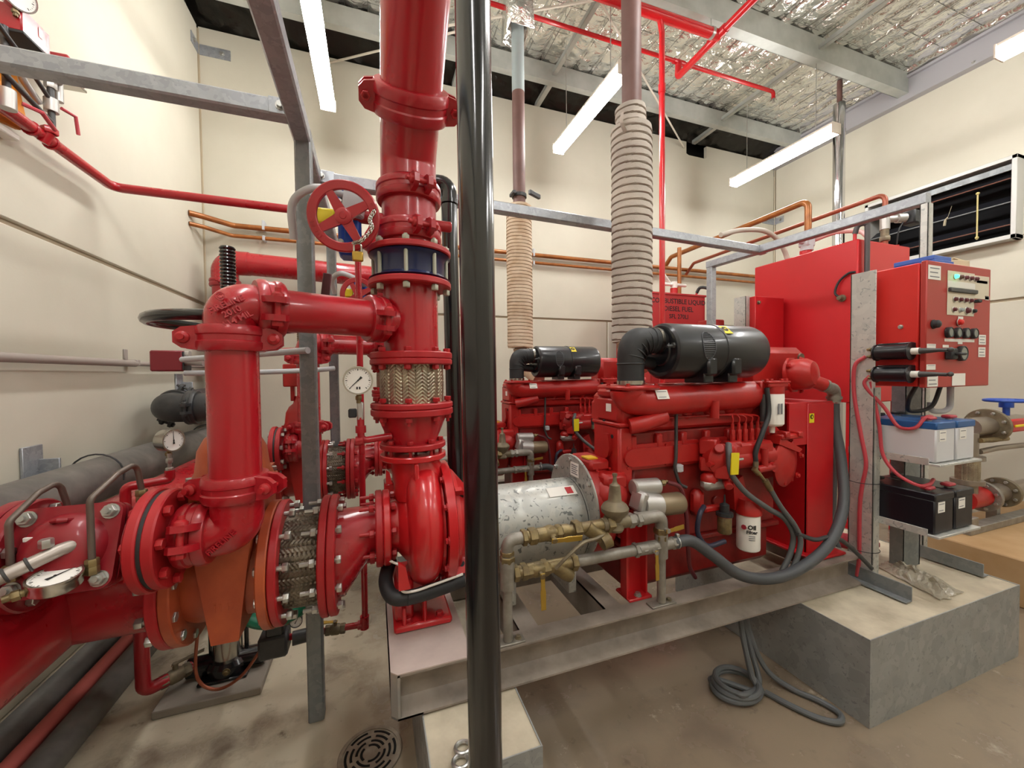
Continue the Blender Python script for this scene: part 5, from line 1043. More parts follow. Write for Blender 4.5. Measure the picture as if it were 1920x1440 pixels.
b = MB(); b.box((2.595, yd-.03, 1.525), (2.645, yd, 1.58), .006); b.box((2.61, yd-.05, 1.545), (2.67, yd-.03, 1.558), .004); part('isolator_switch', b, BLKR, T)
# books on top of the cabinet
b = MB(); b.box((2.56, 1.11, 1.9905), (2.72, 1.27, 2.01), .002); b.box((2.56, 1.115, 2.011), (2.71, 1.27, 2.032), .002); solo('blue_folder', b, mat('blue_folder', '#3f66b8', .5), 'blue folder lying on top of the red control cabinet', 'folder', (2.63, 1.19, 1.99))
b = MB(); b.box((2.73, 1.12, 1.9905), (2.88, 1.27, 2.03), .002, rot=-.08); b.box((2.735, 1.125, 2.031), (2.87, 1.26, 2.036), rot=.1); solo('paper_stack', b, mat('cream_paper', '#d9cbab', .8), 'stack of loose cream papers on top of the red control cabinet', 'papers', (2.8, 1.19, 1.99))
# manual start contactors
for z, l in ((1.566, 'upper'), (1.457, 'lower')):
    T = thing('start_contactor', f'{l} black manual start contactor with lever on the cabinet side', 'contactor', (2.40, 1.2, z-.04)); c = V((2.415, 1.265, z)); d = V((0, -1, 0))
    b = MB(); b.lathe([(0, .042), (.006, .042), (.008, .036), (.13, .036), (.134, .042), (.14, .042), (.142, .02)], c, d, 24); b.box(c+V((.0, -.14, .02)), c+V((.038, -.005, .045)), .004); part('coil', b, BLKC, T)
    b = MB(); b.cyl(c+d*.142, c+d*.17, .016, 14); part('collar', b, WHT, T)
    b = MB(); b.tube([c+d*.17, c+d*.2, c+d*.24], [.014, .012, .008], 12); b.tube([c+d*.235, c+d*.265+V((0, 0, -.002))], .0085, 10); b.sphere(c+d*.275, .011, 10, 8); part('lever', b, BLKI, T)
    for e in (-1, 1): b = MB(); b.cyl(c+V((-.015, 0, .018*e)), c+V((-.015, .03, .018*e)), .006, 8); b.hexa(c+V((-.015, .012, .018*e)), (0, 1, 0), .01, .008); part('terminal', b, BRASS, T)
# red cables down the post
RCB = mat('red_battery_cable', '#b8404a', .45)
def cable(label, pts, r, m, cat='cable', n=7, name='battery_cable'): return pipe(name, label, spline(pts, n), r, m, cat, n=9)
cable('red cable looping from the contactors down the left face of the stand post', [(2.40, 1.30, 1.55), (2.385, 1.34, 1.50), (2.392, 1.345, 1.35), (2.394, 1.315, 1.15), (2.394, 1.29, 1.0), (2.394, 1.305, .88), (2.394, 1.315, .75), (2.394, 1.315, .5), (2.396, 1.325, .39)], .009, RCB)
cable('thinner red cable from the contactors to the white batteries', [(2.405, 1.285, 1.45), (2.395, 1.30, 1.4), (2.42, 1.23, 1.29), (2.435, 1.18, 1.2), (2.44, 1.12, 1.2), (2.47, 1.10, 1.245), (2.55, 1.12, 1.25), (2.62, 1.14, 1.245)], .008, RCB)
cable('red cable drooping from the contactors to the black batteries', [(2.405, 1.28, 1.42), (2.42, 1.25, 1.2), (2.425, 1.235, 1.05), (2.43, 1.18, .965), (2.45, 1.11, .925), (2.52, 1.10, .925), (2.6, 1.12, .935)], .008, RCB)
# batteries
def battery(x, z, m, lid, label, label2=None):
    T = thing('battery', label, 'battery', (x+.076, 1.2, z)); b = MB(); b.box((x, 1.05, z), (x+.152, 1.345, z+.16), .006); part('case', b, m, T)
    b = MB(); b.box((x-.003, 1.047, z+.155), (x+.155, 1.348, z+.19), .005); part('lid', b, lid, T)
    for yy in (1.10, 1.30): b = MB(); b.cyl((x+.05, yy, z+.185), (x+.05, yy, z+.203), .012, 12); part('terminal', b, ZINC, T); b = MB(); b.box((x+.025, yy-.02, z+.196), (x+.08, yy+.02, z+.212), .005); part('terminal_cover', b, RCB if yy < 1.2 else BLKR, T)
    sticker(T, (x+.05, 1.0495 if m != BKB else 1.0495, z+.125), (1, 0, 0), (0, 0, 1), .055, .05, PAPER, 2)
WBAT = mat('white_battery_case', '#cfd0d4', .4); BKB = mat('black_battery_case', '#121119', .35); TANB = mat('tan_battery_end', '#b98a6c', .5)
battery(2.455, 1.042, WBAT, BLUB, 'white battery with blue lid on the upper shelf, nearer the post'); battery(2.625, 1.042, WBAT, BLUB, 'white battery with blue lid on the upper shelf, farther from the post')
battery(2.455, .706, BKB, BKB, 'black battery on the lower shelf, nearer the post'); battery(2.625, .706, BKB, BKB, 'black battery on the lower shelf, farther from the post')
# plastic wrap on the plinth
b = MB(); random.seed(11); vs = []; fs = []; nx, ny = 26, 14
for j in range(ny+1):
    for i in range(nx+1):
        u = i/nx; v = j/ny; x = 2.60+.20*v+.12*(u-.5)+.03*NZ.noise(V((u*4, v*4, 1))); y = 1.06+.32*u+.03*NZ.noise(V((u*3, v*5, 7)))
        z = .376+.045*max(0, math.sin(PI*u))*max(0, math.sin(PI*v))*(.5+abs(NZ.noise(V((u*7, v*6, 3))))*1.8); vs.append((x, y, z))
for j in range(ny):
    for i in range(nx): a = j*(nx+1)+i; fs.append((a, a+1, a+nx+2, a+nx+1))
b.add(vs, fs); WRAP = mat('crumpled_clear_wrap', '#cfc8b6', .18, bump=.6, bscale=50, spec=.9); WRAP.node_tree.nodes['Principled BSDF'].inputs['Transmission Weight'].default_value = .55
solo('plastic_wrap', b, WRAP, 'crumpled clear plastic wrap lying on the plinth beside the stand', 'plastic', (2.7, 1.22, .375), ang=0)
b = MB()
for k in range(9): a = k*.7; b.tube(spline([(2.53+.05*math.cos(a), 1.36+.03*math.sin(a), .935), (2.56+.06*math.cos(a+1), 1.36+.04*math.sin(a+1), .955+.01*k), (2.60+.05*math.cos(a+2), 1.37, .94+.012*k)], 4), .006, 6)
solo('cable_bundle', b, BLKR, 'small tangle of black cables on top of the black batteries', 'cables', (2.56, 1.36, .93))
pipe('battery_cable', 'black cable arching from the cabinet underside to the white batteries', spline([(2.62, 1.2, 1.395), (2.6, 1.22, 1.32), (2.68, 1.25, 1.26), (2.8, 1.22, 1.28), (2.84, 1.2, 1.395)], 8), .01, BLKR, 'cable', n=9)
pipe('grey_conduit', 'grey U-shaped conduit under the right corner of the control cabinet', fillet([(2.93, 1.2, 1.39), (2.93, 1.2, 1.25), (2.86, 1.25, 1.25), (2.86, 1.25, 1.30)], .04), .014, LGREY, 'conduit')
# ================================================================ FUEL TANKS
T = thing('fuel_tank', 'large plain red diesel tank standing behind the control cabinet', 'tank', (4.2, 2.6, 0))
b = MB(); b.box((3.83, 2.14, 1.20), (4.55, 3.08, 2.575), .008); part('shell', b, REDS, T)
for x in (3.88, 4.5):
    for y in (2.19, 3.03): b = MB(); b.box((x-.035, y-.035, 0), (x+.035, y+.035, 1.20), .003); part('leg', b, REDS, T)
b = MB(); b.lathe([(0, .1), (.05, .1), (.06, .09), (.06, .0001)], (4.2, 2.4, 2.575), (0, 0, 1), 28); part('manhole_cover', b, REDC, T)
b = MB(); b.cyl((4.04, 2.70, 2.57), (4.04, 2.70, 2.66), .05, 20); b.cyl((3.86, 2.18, 2.57), (3.86, 2.18, 2.63), .013, 12); b.cyl((4.47, 2.2, 2.57), (4.47, 2.2, 2.6), .02, 12); part('filler_stub', b, REDS, T)
b = MB(); b.lathe([(0, .03), (.012, .03), (.014, .02), (.05, .017)], (3.829, 2.25, 2.10), (-1, 0, 0), 16); part('sight_fitting', b, BRZ, T)
pipe('breather_hose', 'dark hose hooping from the tank top down behind the stand post', spline([(3.86, 2.18, 2.63), (3.865, 2.16, 2.69), (3.885, 2.115, 2.69), (3.895, 2.11, 2.60), (3.895, 2.11, 1.3)], 8), .019, mat('dark_hose', '#4a4546', .5), 'hose', n=12)
pipe('sight_hose', 'thin black hose curving from the tank side fitting', spline([(3.79, 2.24, 2.1), (3.80, 2.29, 2.15), (3.81, 2.27, 2.24), (3.815, 2.2, 2.30), (3.815, 2.15, 2.3)], 8), .009, BLKR, 'hose', n=10)
T = thing('fuel_tank', 'smaller red diesel tank lettered COMBUSTIBLE LIQUID behind the front exhaust', 'tank', (3.5, 4.1, 0))
b = MB(); b.box((3.08, 3.8, 1.35), (3.90, 4.5, 2.42), .008); b.box((3.07, 3.79, 2.40), (3.91, 4.51, 2.425), .004); part('shell', b, mat('dull_red_tank', '#b32a2c', .5), T)
for x in (3.13, 3.85):
    for y in (3.85, 4.45): b = MB(); b.box((x-.035, y-.035, 0), (x+.035, y+.035, 1.36), .003); part('leg', b, REDS, T)
for s, z, sz in (('COMBUSTIBLE LIQUID', 2.325, .082), ('DIESEL FUEL', 2.235, .082), ('SFL 270LI', 2.145, .074), ('XXXX X', 2.06, .06)):
    if 'X' in s: continue
    lettering(T, s, sz, PRINT, (3.49, 3.799, z), (1, 0, 0), (0, 0, 1), bold=.0012)
b = MB(); b.cyl((3.55, 3.95, 2.42), (3.55, 3.95, 2.52), .045, 18); b.cyl((3.86, 3.9, 2.42), (3.86, 3.9, 2.47), .013, 10); part('filler_stub', b, REDS, T)
b = MB(); b.cyl((3.55, 3.95, 2.52), (3.55, 3.95, 2.6), .04, 16); b.tube([(3.36, 3.93, 2.56), (3.75, 3.97, 2.57)], .02, 10); b.tube([(3.5, 3.95, 2.56), (3.3, 3.9, 2.72)], .02, 10); part('filler_valve', b, WHT, T)
pipe('breather_hose', 'black hose hooping over the corner of the lettered tank', spline([(3.86, 3.9, 2.47), (3.88, 3.86, 2.53), (3.93, 3.78, 2.5), (3.935, 3.76, 2.4), (3.935, 3.76, 1.9)], 8), .019, BLKR, 'hose', n=12)
# vent lines
T = thing('vent_pipe', 'thick copper-brown vent pipe running out from the back wall to the large tank', 'pipe', (4.04, 2.68, 2.66))
b = MB(); b.tube(fillet([(4.04, YB-.03, 3.02), (4.04, 4.55, 3.12), (4.04, 2.68, 3.14), (4.04, 2.68, 2.78)], .07), .03, 18); part('tube', b, COPPER, T)
b = MB(); b.box((3.985, 2.64, 2.69), (4.095, 2.74, 2.81), .012); b.cyl((4.04, 2.69, 2.655), (4.04, 2.69, 2.70), .055, 16); b.cyl((3.93, 2.7, 2.74), (4.0, 2.69, 2.74), .025, 14); part('overfill_valve', b, LGREY, T)
lettering(T, 'VENT', .05, PAPER, (4.008, 3.86, 3.135), (0, -1, 0), (0, 0, 1))
T = thing('vent_pipe', 'thin copper-red pipe running out from the back wall to the tank valve', 'pipe', (4.4, 2.25, 2.6))
b = MB(); b.tube(fillet([(4.4, YB-.03, 2.90), (4.4, 4.5, 3.05), (4.4, 2.25, 3.07), (4.4, 2.25, 2.9)], .06), .021, 16); b.cyl((4.4, 2.25, 2.575), (4.4, 2.25, 2.66), .024, 14); part('tube', b, COPPR, T)
b = MB(); b.cyl((4.4, 2.25, 2.75), (4.4, 2.25, 2.92), .036, 18); b.cyl((4.4, 2.25, 2.84), (4.48, 2.20, 2.84), .03, 16); b.cyl((4.47, 2.2, 2.84), (4.53, 2.17, 2.84), .04, 16); part('fire_valve', b, ALU, T)
b = MB(); b.hexa((4.4, 2.25, 2.645), (0, 0, 1), .042, .04); b.cyl((4.4, 2.25, 2.68), (4.4, 2.25, 2.76), .03, 14); part('union', b, BRZ, T)
b = MB(); b.box((4.53, 2.1, 2.78), (4.66, 2.2, 2.9), .012); part('actuator', b, BLKR, T)
b = MB(); b.tube(spline([(4.5, 2.17, 2.80), (4.46, 2.18, 2.72), (4.47, 2.2, 2.59)], 6), .006, 6); part('cable', b, BLKR, T)
pipe('vent_drop', 'short copper-brown pipe dropping to the lettered tank', [(3.80, 4.13, 3.10), (3.80, 4.13, 2.43)], .026, COPPER)
pipe('vent_drop', 'thin copper pipe dropping beside the red sprinkler riser', [(3.2, 4.3, 2.92), (3.2, 4.3, 2.43)], .014, COPPR)
pipe('pale_hose', 'pale hose arching behind the cross rail down to the large tank', spline([(3.0, 2.75, 2.72), (3.25, 2.75, 2.79), (3.55, 2.76, 2.82), (3.75, 2.77, 2.76), (3.86, 2.78, 2.66), (3.9, 2.78, 2.58)], 8), .022, mat('pale_hose', '#b9b1a6', .5), 'hose', n=12)
pipe('pale_hose', 'pale pink hose arching over the top of the large tank', spline([(4.09, 2.68, 2.75), (4.15, 2.5, 2.78), (4.12, 2.3, 2.72), (4.05, 2.2, 2.64)], 8), .018, mat('pink_hose', '#c08d88', .5), 'hose', n=12)
# polished flue
T = thing('polished_flue', 'mirror-bright metal clad flue rising beside the right wall', 'flue', (5.52, 3.3, 0)); b = MB(); b.cyl((5.53, 3.3, .006), (5.52, 3.3, 4.78), .062, 28); part('cladding', b, CHROME, T); b = MB(); b.cyl((5.52, 3.3, 4.78), (5.52, 3.3, 5.06), .028, 16); part('inner_pipe', b, RUST, T)
# rear control cabinet
T = thing('control_panel', 'rear red control cabinet on galvanised post, half hidden by the large tank', 'control panel', (3.5, 2.85, 0))
b = MB(); b.box((3.37, 2.80, .006), (3.376, 2.93, 2.2), .001); b.box((3.37, 2.80, .006), (3.42, 2.806, 2.2)); part('post', b, GAL, T); b = MB(); b.box((3.42, 2.74, 1.58), (3.80, 2.93, 2.19), .004); cb = part('cabinet', b, REDS, T); hexbolt(cb, (3.46, 2.739, 2.13), (0, -1, 0), .014, BRZ)
b = MB(); b.box((3.17, 3.0, 1.6), (3.33, 3.2, 2.0), .01); b.box((3.2, 3.05, .006), (3.3, 3.15, 1.6)); solo('red_junction_box', b, REDE, 'small red box between the lettered tank and the rear cabinet', 'junction box', (3.25, 3.1, 0))
# ================================================================ JOCKEY SET BY THE RIGHT WALL
T = thing('concrete_plinth', 'long tan concrete plinth near the right wall behind the front plinth', 'plinth', (4.7, 1.5, 0)); b = MB(); b.box((3.74, .7, 0), (5.7, 1.75, .30), .008); part('core', b, mat('tan_concrete', '#b3946d', .7, var='#a38257', vscale=3), T)
STP = mat('brushed_pipe', '#9a9084', .35, metal=.7)
T = thing('steel_channel', 'pale steel channel lying on the tan plinth', 'steel channel', (4.4, 1.55, .30)); b = MB(); b.box((3.95, 1.50, .301), (5.6, 1.58, .35), .003); b.box((3.95, 1.5, .35), (4.05, 1.62, .42), .003); part('web', b, GPIPE, T)
T = thing('pump_delivery_pipe', 'steel pipe with bolted flanges and a red end near the right wall', 'pipe', (4.5, 1.6, .45)); z = .50; y = 1.62
b = MB(); b.cyl((4.15, y, z), (4.42, y, z), .075, 24); part('red_spool', b, REDE, T); b = MB(); b.tube([(4.42, y, z), (4.5, y, z), (4.58, y, z), (4.66, y, z)], [.075, .06, .06, .07], 24); b.cyl((4.66, y, z), (6.2, y, z), .062, 24); part('tube', b, STP, T)
for x, m_ in ((4.40, GPIPE), (4.68, BRZ)):
    flange(T, (x, y, z), (1, 0, 0), .115, .05, .03, m_); bolts(T, (x, y, z), (1, 0, 0), .093, 8, .012, .04, ZINC, .01)
b = MB(); b.box((4.55, y-.03, .30), (4.60, y+.03, z-.05)); b.box((5.5, y-.03, .30), (5.55, y+.03, z-.05)); part('support', b, GPIPE, T)
T = thing('isolating_valve', 'steel valve with blue handwheel and red band near the right wall', 'valve', (4.7, 1.65, 1.0)); z = 1.04; y = 1.62
b = MB(); b.cyl((4.2, y, z), (4.9, y, z), .07, 24); b.cyl((4.9, y, z), (6.2, y, z), .06, 20); part('body', b, STP, T); flange(T, (4.46, y, z), (1, 0, 0), .13, .05, .03, BRZ); bolts(T, (4.46, y, z), (1, 0, 0), .105, 8, .012, .045, ZINC, .03)
b = MB(); b.box((4.5, y-.09, z-.05), (4.95, y-.06, z+.05), .012); part('red_band', b, REDS, T); b = MB(); b.box((4.6, y-.1, z-.01), (4.82, y-.09, z+.008), .003); part('yellow_pointer', b, YEL, T)
b = MB(); b.cyl((4.74, y, z+.05), (4.74, y, z+.17), .02, 12); b.cyl((4.74, y, z+.13), (4.74, y, z+.17), .04, 14); part('stem', b, BLUE, T); b = MB(); b.torus((4.74, y, z+.185), (0, 0, 1), .115, .012, 32, 8); b.tube([(4.625, y, z+.185), (4.855, y, z+.185)], .01, 8); b.tube([(4.74, y-.11, z+.185), (4.74, y+.11, z+.185)], .01, 8); part('handwheel', b, BLUE, T)
b = MB(); b.cyl((4.2, y, .45), (4.2, y, 1.0), .055, 18); b.lathe([(0, .09), (.03, .09)], (4.2, y, .8), (0, 0, 1), 20); b.lathe([(0, .09), (.03, .09)], (4.2, y, .62), (0, 0, 1), 20); part('downpipe', b, STP, T)
part('braid', braid_mesh((4.2, y, .65), (4.2, y, .80), .062, 80), BRAID, T)
pipe('drain_pipe', 'thin steel pipe beneath the blue-wheeled valve near the right wall', [(4.25, 1.58, .86), (4.5, 1.58, .87), (6.2, 1.6, .84)], .02, STP)
pipe('drain_pipe', 'short brass-ended pipe beneath the red band near the right wall', [(4.2, 1.56, .95), (4.55, 1.55, .945)], .018, BRASS)
# items between engine end and panel stand
b = MB(); random.seed(5)
for k in range(5): b.sphere((2.62+.07*k*.6, 1.62-.03*k, .42+.02*random.random()), .07, 10, 7, sc=(1.1, .9, .6))
solo('red_rag', b, mat('red_cloth', '#9c2f38', .9, bump=.6, bscale=40), 'crumpled red cloth on the plinth behind the stand post', 'cloth', (2.68, 1.58, .375))
# ================================================================ COOLING WATER LOOP (valve train)
def hexes(b, x, y, z, seq):
    """string of fittings along +X from x: (kind, length, radius)"""
    for k, L, r in seq:
        if k == 'h': b.hexa((x, y, z), (1, 0, 0), r, L)
        else: b.cyl((x, y, z), (x+L, y, z), r, 16)
        x += L
    return x
def loop(dy, label):
    y = 1.305+dy; zu, zl = .890, .766; xl, xr = .437, 1.108
    T = thing('cooling_water_loop', label, 'pipework', ((xl+xr)/2, y, .524))
    for x, zt in ((xl, zu-.03), (xr, zu-.05)):
        b = MB(); b.cyl((x, y, .53), (x, y, zl-.02), .0175, 16); b.cyl((x, y, zl-.05), (x, y, zl+.05), .026, 16); part('stand_pipe', b, GPIPE, T)
        b = MB(); b.box((x-.06, y-.022, .521), (x+.06, y+.022, .528), .002); pl = part('foot_plate', b, GPIPE, T); hexbolt(pl, (x+.038, y, .528), (0, 0, 1), .009, BRZ)
    b = MB(); b.tube(fillet([(xl, y, zl), (xl, y, zu), (xl+.06, y, zu)], .03), .022, 14); part('elbow', b, GPIPE, T)
    b = MB(); b.hexa((xl, y, zl+.045), (0, 0, 1), .028, .022); b.hexa((xl, y, zl+.07), (0, 0, 1), .026, .016); part('union_nut', b, BRASS, T)
    b = MB(); x = hexes(b, xl+.055, y, zu, [('h', .018, .03), ('c', .01, .022), ('h', .03, .031), ('c', .045, .026), ('h', .022, .03), ('c', .012, .02), ('h', .02, .028), ('c', .03, .025), ('c', .02, .02), ('h', .03, .034), ('c', .01, .024)])
    b.tube([(x-.01, y, zu), (x+.15, y, zu)], [.022, .024], 14); b.hexa((x+.105, y, zu), (1, 0, 0), .034, .03)
    b.tube([(x+.02, y, zu), (x+.06, y-.015, zu-.03), (x+.09, y-.02, zu-.045)], [.03, .026, .024], 12); b.cyl((x+.065, y-.03, zu-.055), (x+.10, y-.03, zu-.045), .03, 10); part('strainer', b, BRASS, T)
    ball_valve(T, (xl+.165, y, zu), (1, 0, 0), .019, (1, 0, -.05), .11, stem=(0, -1, -.2))
    # pressure regulator
    rx = .885; b = MB(); b.lathe([(0, .03), (.01, .035), (.03, .03)], (rx, y, zu-.03), (0, 0, 1), 18); b.cyl((rx-.06, y, zu), (rx+.06, y, zu), .026, 14); b.lathe([(0, .022), (.02, .03), (.045, .052), (.06, .054), (.075, .045), (.085, .03), (.09, .026), (.15, .02), (.155, .012), (.165, .008), (.185, .007), (.187, .01), (.195, .01)], (rx, y, zu), (0, 0, 1), 24); part('pressure_regulator', b, BRZ, T)
    b = MB(); hexes(b, rx+.06, y, zu, [('h', .025, .03), ('c', .012, .022), ('h', .02, .03), ('c', .04, .026)]); b.tube(fillet([(rx+.14, y, zu), (xr, y, zu), (xr, y, zu-.06)], .028), .0255, 14); part('return_elbow', b, GPIPE, T)
    b = MB(); b.hexa((xr, y, zu-.075), (0, 0, 1), .031, .025); b.hexa((xr, y, zu-.1), (0, 0, 1), .028, .02); part('union_nut', b, BRASS, T)
    ball_valve(T, (xr, y, zu-.05), (0, 0, 1), .017, (1, .1, .05), .085, GPIPE, stem=(0, -1, .0))
    # lower line
    b = MB(); x = hexes(b, xl+.022, y, zl, [('h', .02, .03), ('c', .01, .024), ('h', .022, .03), ('c', .06, .026), ('h', .022, .03), ('c', .03, .024)]); b.tube([(x, y, zl), (x+.045, y-.012, zl-.035), (x+.06, y-.014, zl-.045)], [.026, .026, .022], 12); b.cyl((x-.01, y, zl), (x+.09, y, zl), .024, 14); b.hexa((x+.065, y, zl), (1, 0, 0), .033, .025); part('lower_strainer', b, BRASS, T)
    b = MB(); b.cyl((x+.09, y, zl), (xr-.1, y, zl), .0215, 16); part('lower_tube', b, GPIPE, T)
    b = MB(); hexes(b, xr-.135, y, zl, [('h', .018, .029), ('c', .09, .025)]); b.cyl((xr, y, zl-.05), (xr, y, zl+.055), .025, 14); hexes(b, xr+.0, y, zl, [('c', .05, .023), ('h', .02, .026), ('c', .03, .02)]); part('lower_tee', b, GPIPE, T)
    ball_valve(T, (xl+.115, y-.005, zl), (1, 0, 0), .018, (0.02, 0, -1), .12, stem=(.0, -1, -.1))
    ball_valve(T, (xr-.06, y-.005, zl), (1, 0, 0), .016, (0.03, 0, -1), .11, GPIPE, stem=(0, -1, -.1))
    b = MB(); b.torus((xr+.08, y, zl), (1, 0, 0), .024, .003, 18, 6); b.box((xr+.075, y-.008, zl+.022), (xr+.09, y+.008, zl+.036), .002); part('hose_clip', b, ZINC, T)
    b = MB(); b.tube(spline([(xl+.16, y-.06, zl+.02), (xl+.2, y-.07, zl+.06), (xl+.27, y-.06, zl+.095), (xl+.33, y-.045, zl+.095), (xl+.37, y-.035, zl+.1)], 6), .0065, 8); part('impulse_tube', b, BRZ, T)
    return T
L1 = loop(0, 'weathered brass and grey valve train on two stand pipes along the front skid rail')
L2 = dup(L1, (0, DY, 0), label='brass and grey valve train on the rear skid, glimpsed beside the black pole')
pipe('cooling_hose', 'thick grey rubber hose sagging along the front skid rail up to the heat exchanger', spline([(1.17, 1.305, .766), (1.26, 1.30, .762), (1.36, 1.275, .69), (1.48, 1.25, .60), (1.66, 1.24, .556), (1.86, 1.24, .575), (2.06, 1.25, .655), (2.22, 1.29, .80), (2.32, 1.36, 1.0), (2.335, 1.40, 1.18), (2.332, 1.405, 1.30)], 8), .024, HOSE, 'hose', n=16)
pipe('cooling_hose', 'thick grey rubber hose leaving the rear valve train toward the rear engine', spline([(1.17, 1.305+DY, .766), (1.26, 1.30+DY, .762), (1.36, 1.275+DY, .69), (1.48, 1.25+DY, .60), (1.66, 1.24+DY, .556), (1.86, 1.24+DY, .575), (2.06, 1.25+DY, .655), (2.22, 1.29+DY, .80)], 8), .024, HOSE, 'hose', n=16)
b = MB(); b.tube(fillet([(2.18, 1.37, 1.405), (2.26, 1.385, 1.388), (2.332, 1.405, 1.38), (2.332, 1.405, 1.31)], .04), .03, 16); b.lathe([(0, .036), (.015, .036)], (2.332, 1.405, 1.325), (0, 0, 1), 16); b.lathe([(0, .034), (.02, .034)], (2.19, 1.372, 1.403), (1, 0, -.15), 16); solo('pipe_elbow', b, GPIPE, 'grey galvanised elbow joining the heat exchanger to the cooling hose', 'pipe elbow', (2.33, 1.4, 1.31))
# corrugated conduits from the injection pump
pipe('flexible_conduit', 'grey corrugated conduit with yellow tag sweeping from the injection pump to the skid', spline([(1.50, 1.33, 1.155), (1.475, 1.305, 1.12), (1.475, 1.30, 1.06), (1.496, 1.30, 1.01), (1.576, 1.30, .93), (1.709, 1.30, .845), (1.814, 1.30, .785), (1.876, 1.30, .70), (1.86, 1.302, .61), (1.81, 1.305, .53)], 8), .0125, COND, 'conduit', n=10)
b = MB(); b.box((-.022, -.003, -.048), (.022, .003, .048), .001); b.xf(M.Translation((1.487, 1.285, 1.075))@M.Rotation(.06, 4, 'Y')); solo('cable_tag', b, YEL, 'yellow plastic tag on the conduit of the front engine', 'tag', (1.487, 1.285, 1.03))
b = MB(); b.box((-.022, -.003, -.048), (.022, .003, .048), .001); b.xf(M.Translation((1.487, 1.285+DY, 1.075))); solo('cable_tag', b, YEL, 'yellow plastic tag on the conduit of the rear engine', 'tag', (1.487, 1.285+DY, 1.03))
pipe('flexible_conduit', 'grey corrugated conduit with brass end leaving the gear housing of the front engine', spline([(1.695, 1.29, .957), (1.771, 1.285, .85), (1.85, 1.275, .755), (1.885, 1.272, .68), (1.87, 1.275, .60), (1.83, 1.28, .53)], 8), .0115, COND, 'conduit', n=10)
b = MB(); b.tube([(1.645, 1.30, 1.02), (1.68, 1.293, .975)], .008, 8); b.cyl((1.68, 1.293, .98), (1.71, 1.29, .935), .014, 12); b.cyl((1.63, 1.31, 1.035), (1.65, 1.302, 1.01), .012, 10); solo('conduit_gland', b, BRASS, 'brass gland on the end of a conduit below the gear housing', 'fitting', (1.68, 1.3, .94))
pipe('flexible_conduit', 'dark conduit crossing from the front engine to the panel stand foot', spline([(1.86, 1.272, .716), (1.967, 1.262, .675), (2.062, 1.262, .672), (2.16, 1.265, .643), (2.284, 1.27, .56), (2.375, 1.25, .47)], 8), .0105, BLKI, 'conduit', n=10)
pipe('flexible_conduit', 'dark conduit hanging behind the hose beside the stand post', spline([(2.36, 1.5, 1.2), (2.42, 1.46, 1.0), (2.40, 1.44, .8), (2.36, 1.42, .62), (2.38, 1.40, .50)], 8), .012, COND, 'conduit', n=10)
pipe('flexible_conduit', 'grey conduit rising to the rear engine beside its yellow tag', spline([(1.50, 1.33+DY, 1.155), (1.475, 1.305+DY, 1.12), (1.475, 1.30+DY, 1.06), (1.496, 1.30+DY, 1.01), (1.576, 1.30+DY, .93), (1.709, 1.30+DY, .845), (1.85, 1.22+DY, .8)], 8), .0125, COND, 'conduit', n=10)
# coil of conduit on the floor
P = [(1.66, 1.42, .42), (1.655, 1.40, .30), (1.64, 1.36, .18), (1.63, 1.31, .06), (1.63, 1.27, .02)]
for k in range(34):
    a = 2.0+2*PI*k/14; P.append((1.555+.115*math.cos(a)*(1-.008*k), 1.33+.085*math.sin(a), .018+.0012*k))
P += [(1.66, 1.30, .03), (1.70, 1.37, .12), (1.69, 1.42, .28), (1.68, 1.44, .42)]
pipe('coiled_conduit', 'coil of grey flexible conduit lying on the floor under the skid', spline(P, 5), .0125, COND, 'conduit', n=9)
pipe('conduit_tail', 'loop of grey flexible conduit trailing on the floor by the large plinth', spline([(1.72, 1.45, .42), (1.72, 1.40, .2), (1.74, 1.33, .06), (1.79, 1.24, .016), (1.84, 1.15, .014), (1.85, 1.08, .014), (1.80, 1.055, .014), (1.74, 1.10, .014), (1.69, 1.19, .015), (1.66, 1.27, .015)], 7), .0125, COND, 'conduit', n=9)
# drain hose and clipped wires at the pump foot
pipe('drain_hose', 'black rubber hose bending round the foot of the front pump', spline([(.05, 1.62, .74), (.03, 1.53, .71), (.05, 1.465, .68), (.11, 1.445, .675), (.22, 1.44, .69), (.36, 1.44, .715), (.5, 1.46, .72)], 8), .026, BLKR, 'hose', n=14)
pipe('white_wire', 'pair of white wires tied along the black hose at the pump foot', spline([(.0, 1.58, .82), (.04, 1.5, .80), (.085, 1.46, .78), (.08, 1.435, .715), (.12, 1.425, .705), (.2, 1.415, .722), (.3, 1.415, .74)], 8), .0045, WHT, 'wire', n=8)
b = MB(); b.torus((.105, 1.447, .676), (1, -.15, 0), .028, .002, 18, 5); solo('cable_tie', b, BLKR, 'black cable tie round the hose and white wires', 'cable tie', (.105, 1.447, .65))
pipe('chrome_tube', 'bright steel tube between the front pump and the suction reducer', [(-.13, 1.86, .66), (.08, 1.80, .70)], .03, STEEL)
# lifting shackles on the plinth
for q, l in (((.29, 1.12), 'rear'), ((.275, 1.08), 'front')):
    b = MB(); b.torus((q[0]-.06, q[1], .375), (0, .1, 1), .022, .006, 24, 8); b.tube([(q[0]-.04, q[1]-.005, .374), (q[0]-.0, q[1]-.01, .376)], .007, 8); solo('eye_bolt', b, ZINC, f'loose steel eye bolt on the pump end plinth, {l} one of the two', 'eye bolt', (q[0]-.06, q[1], .369))
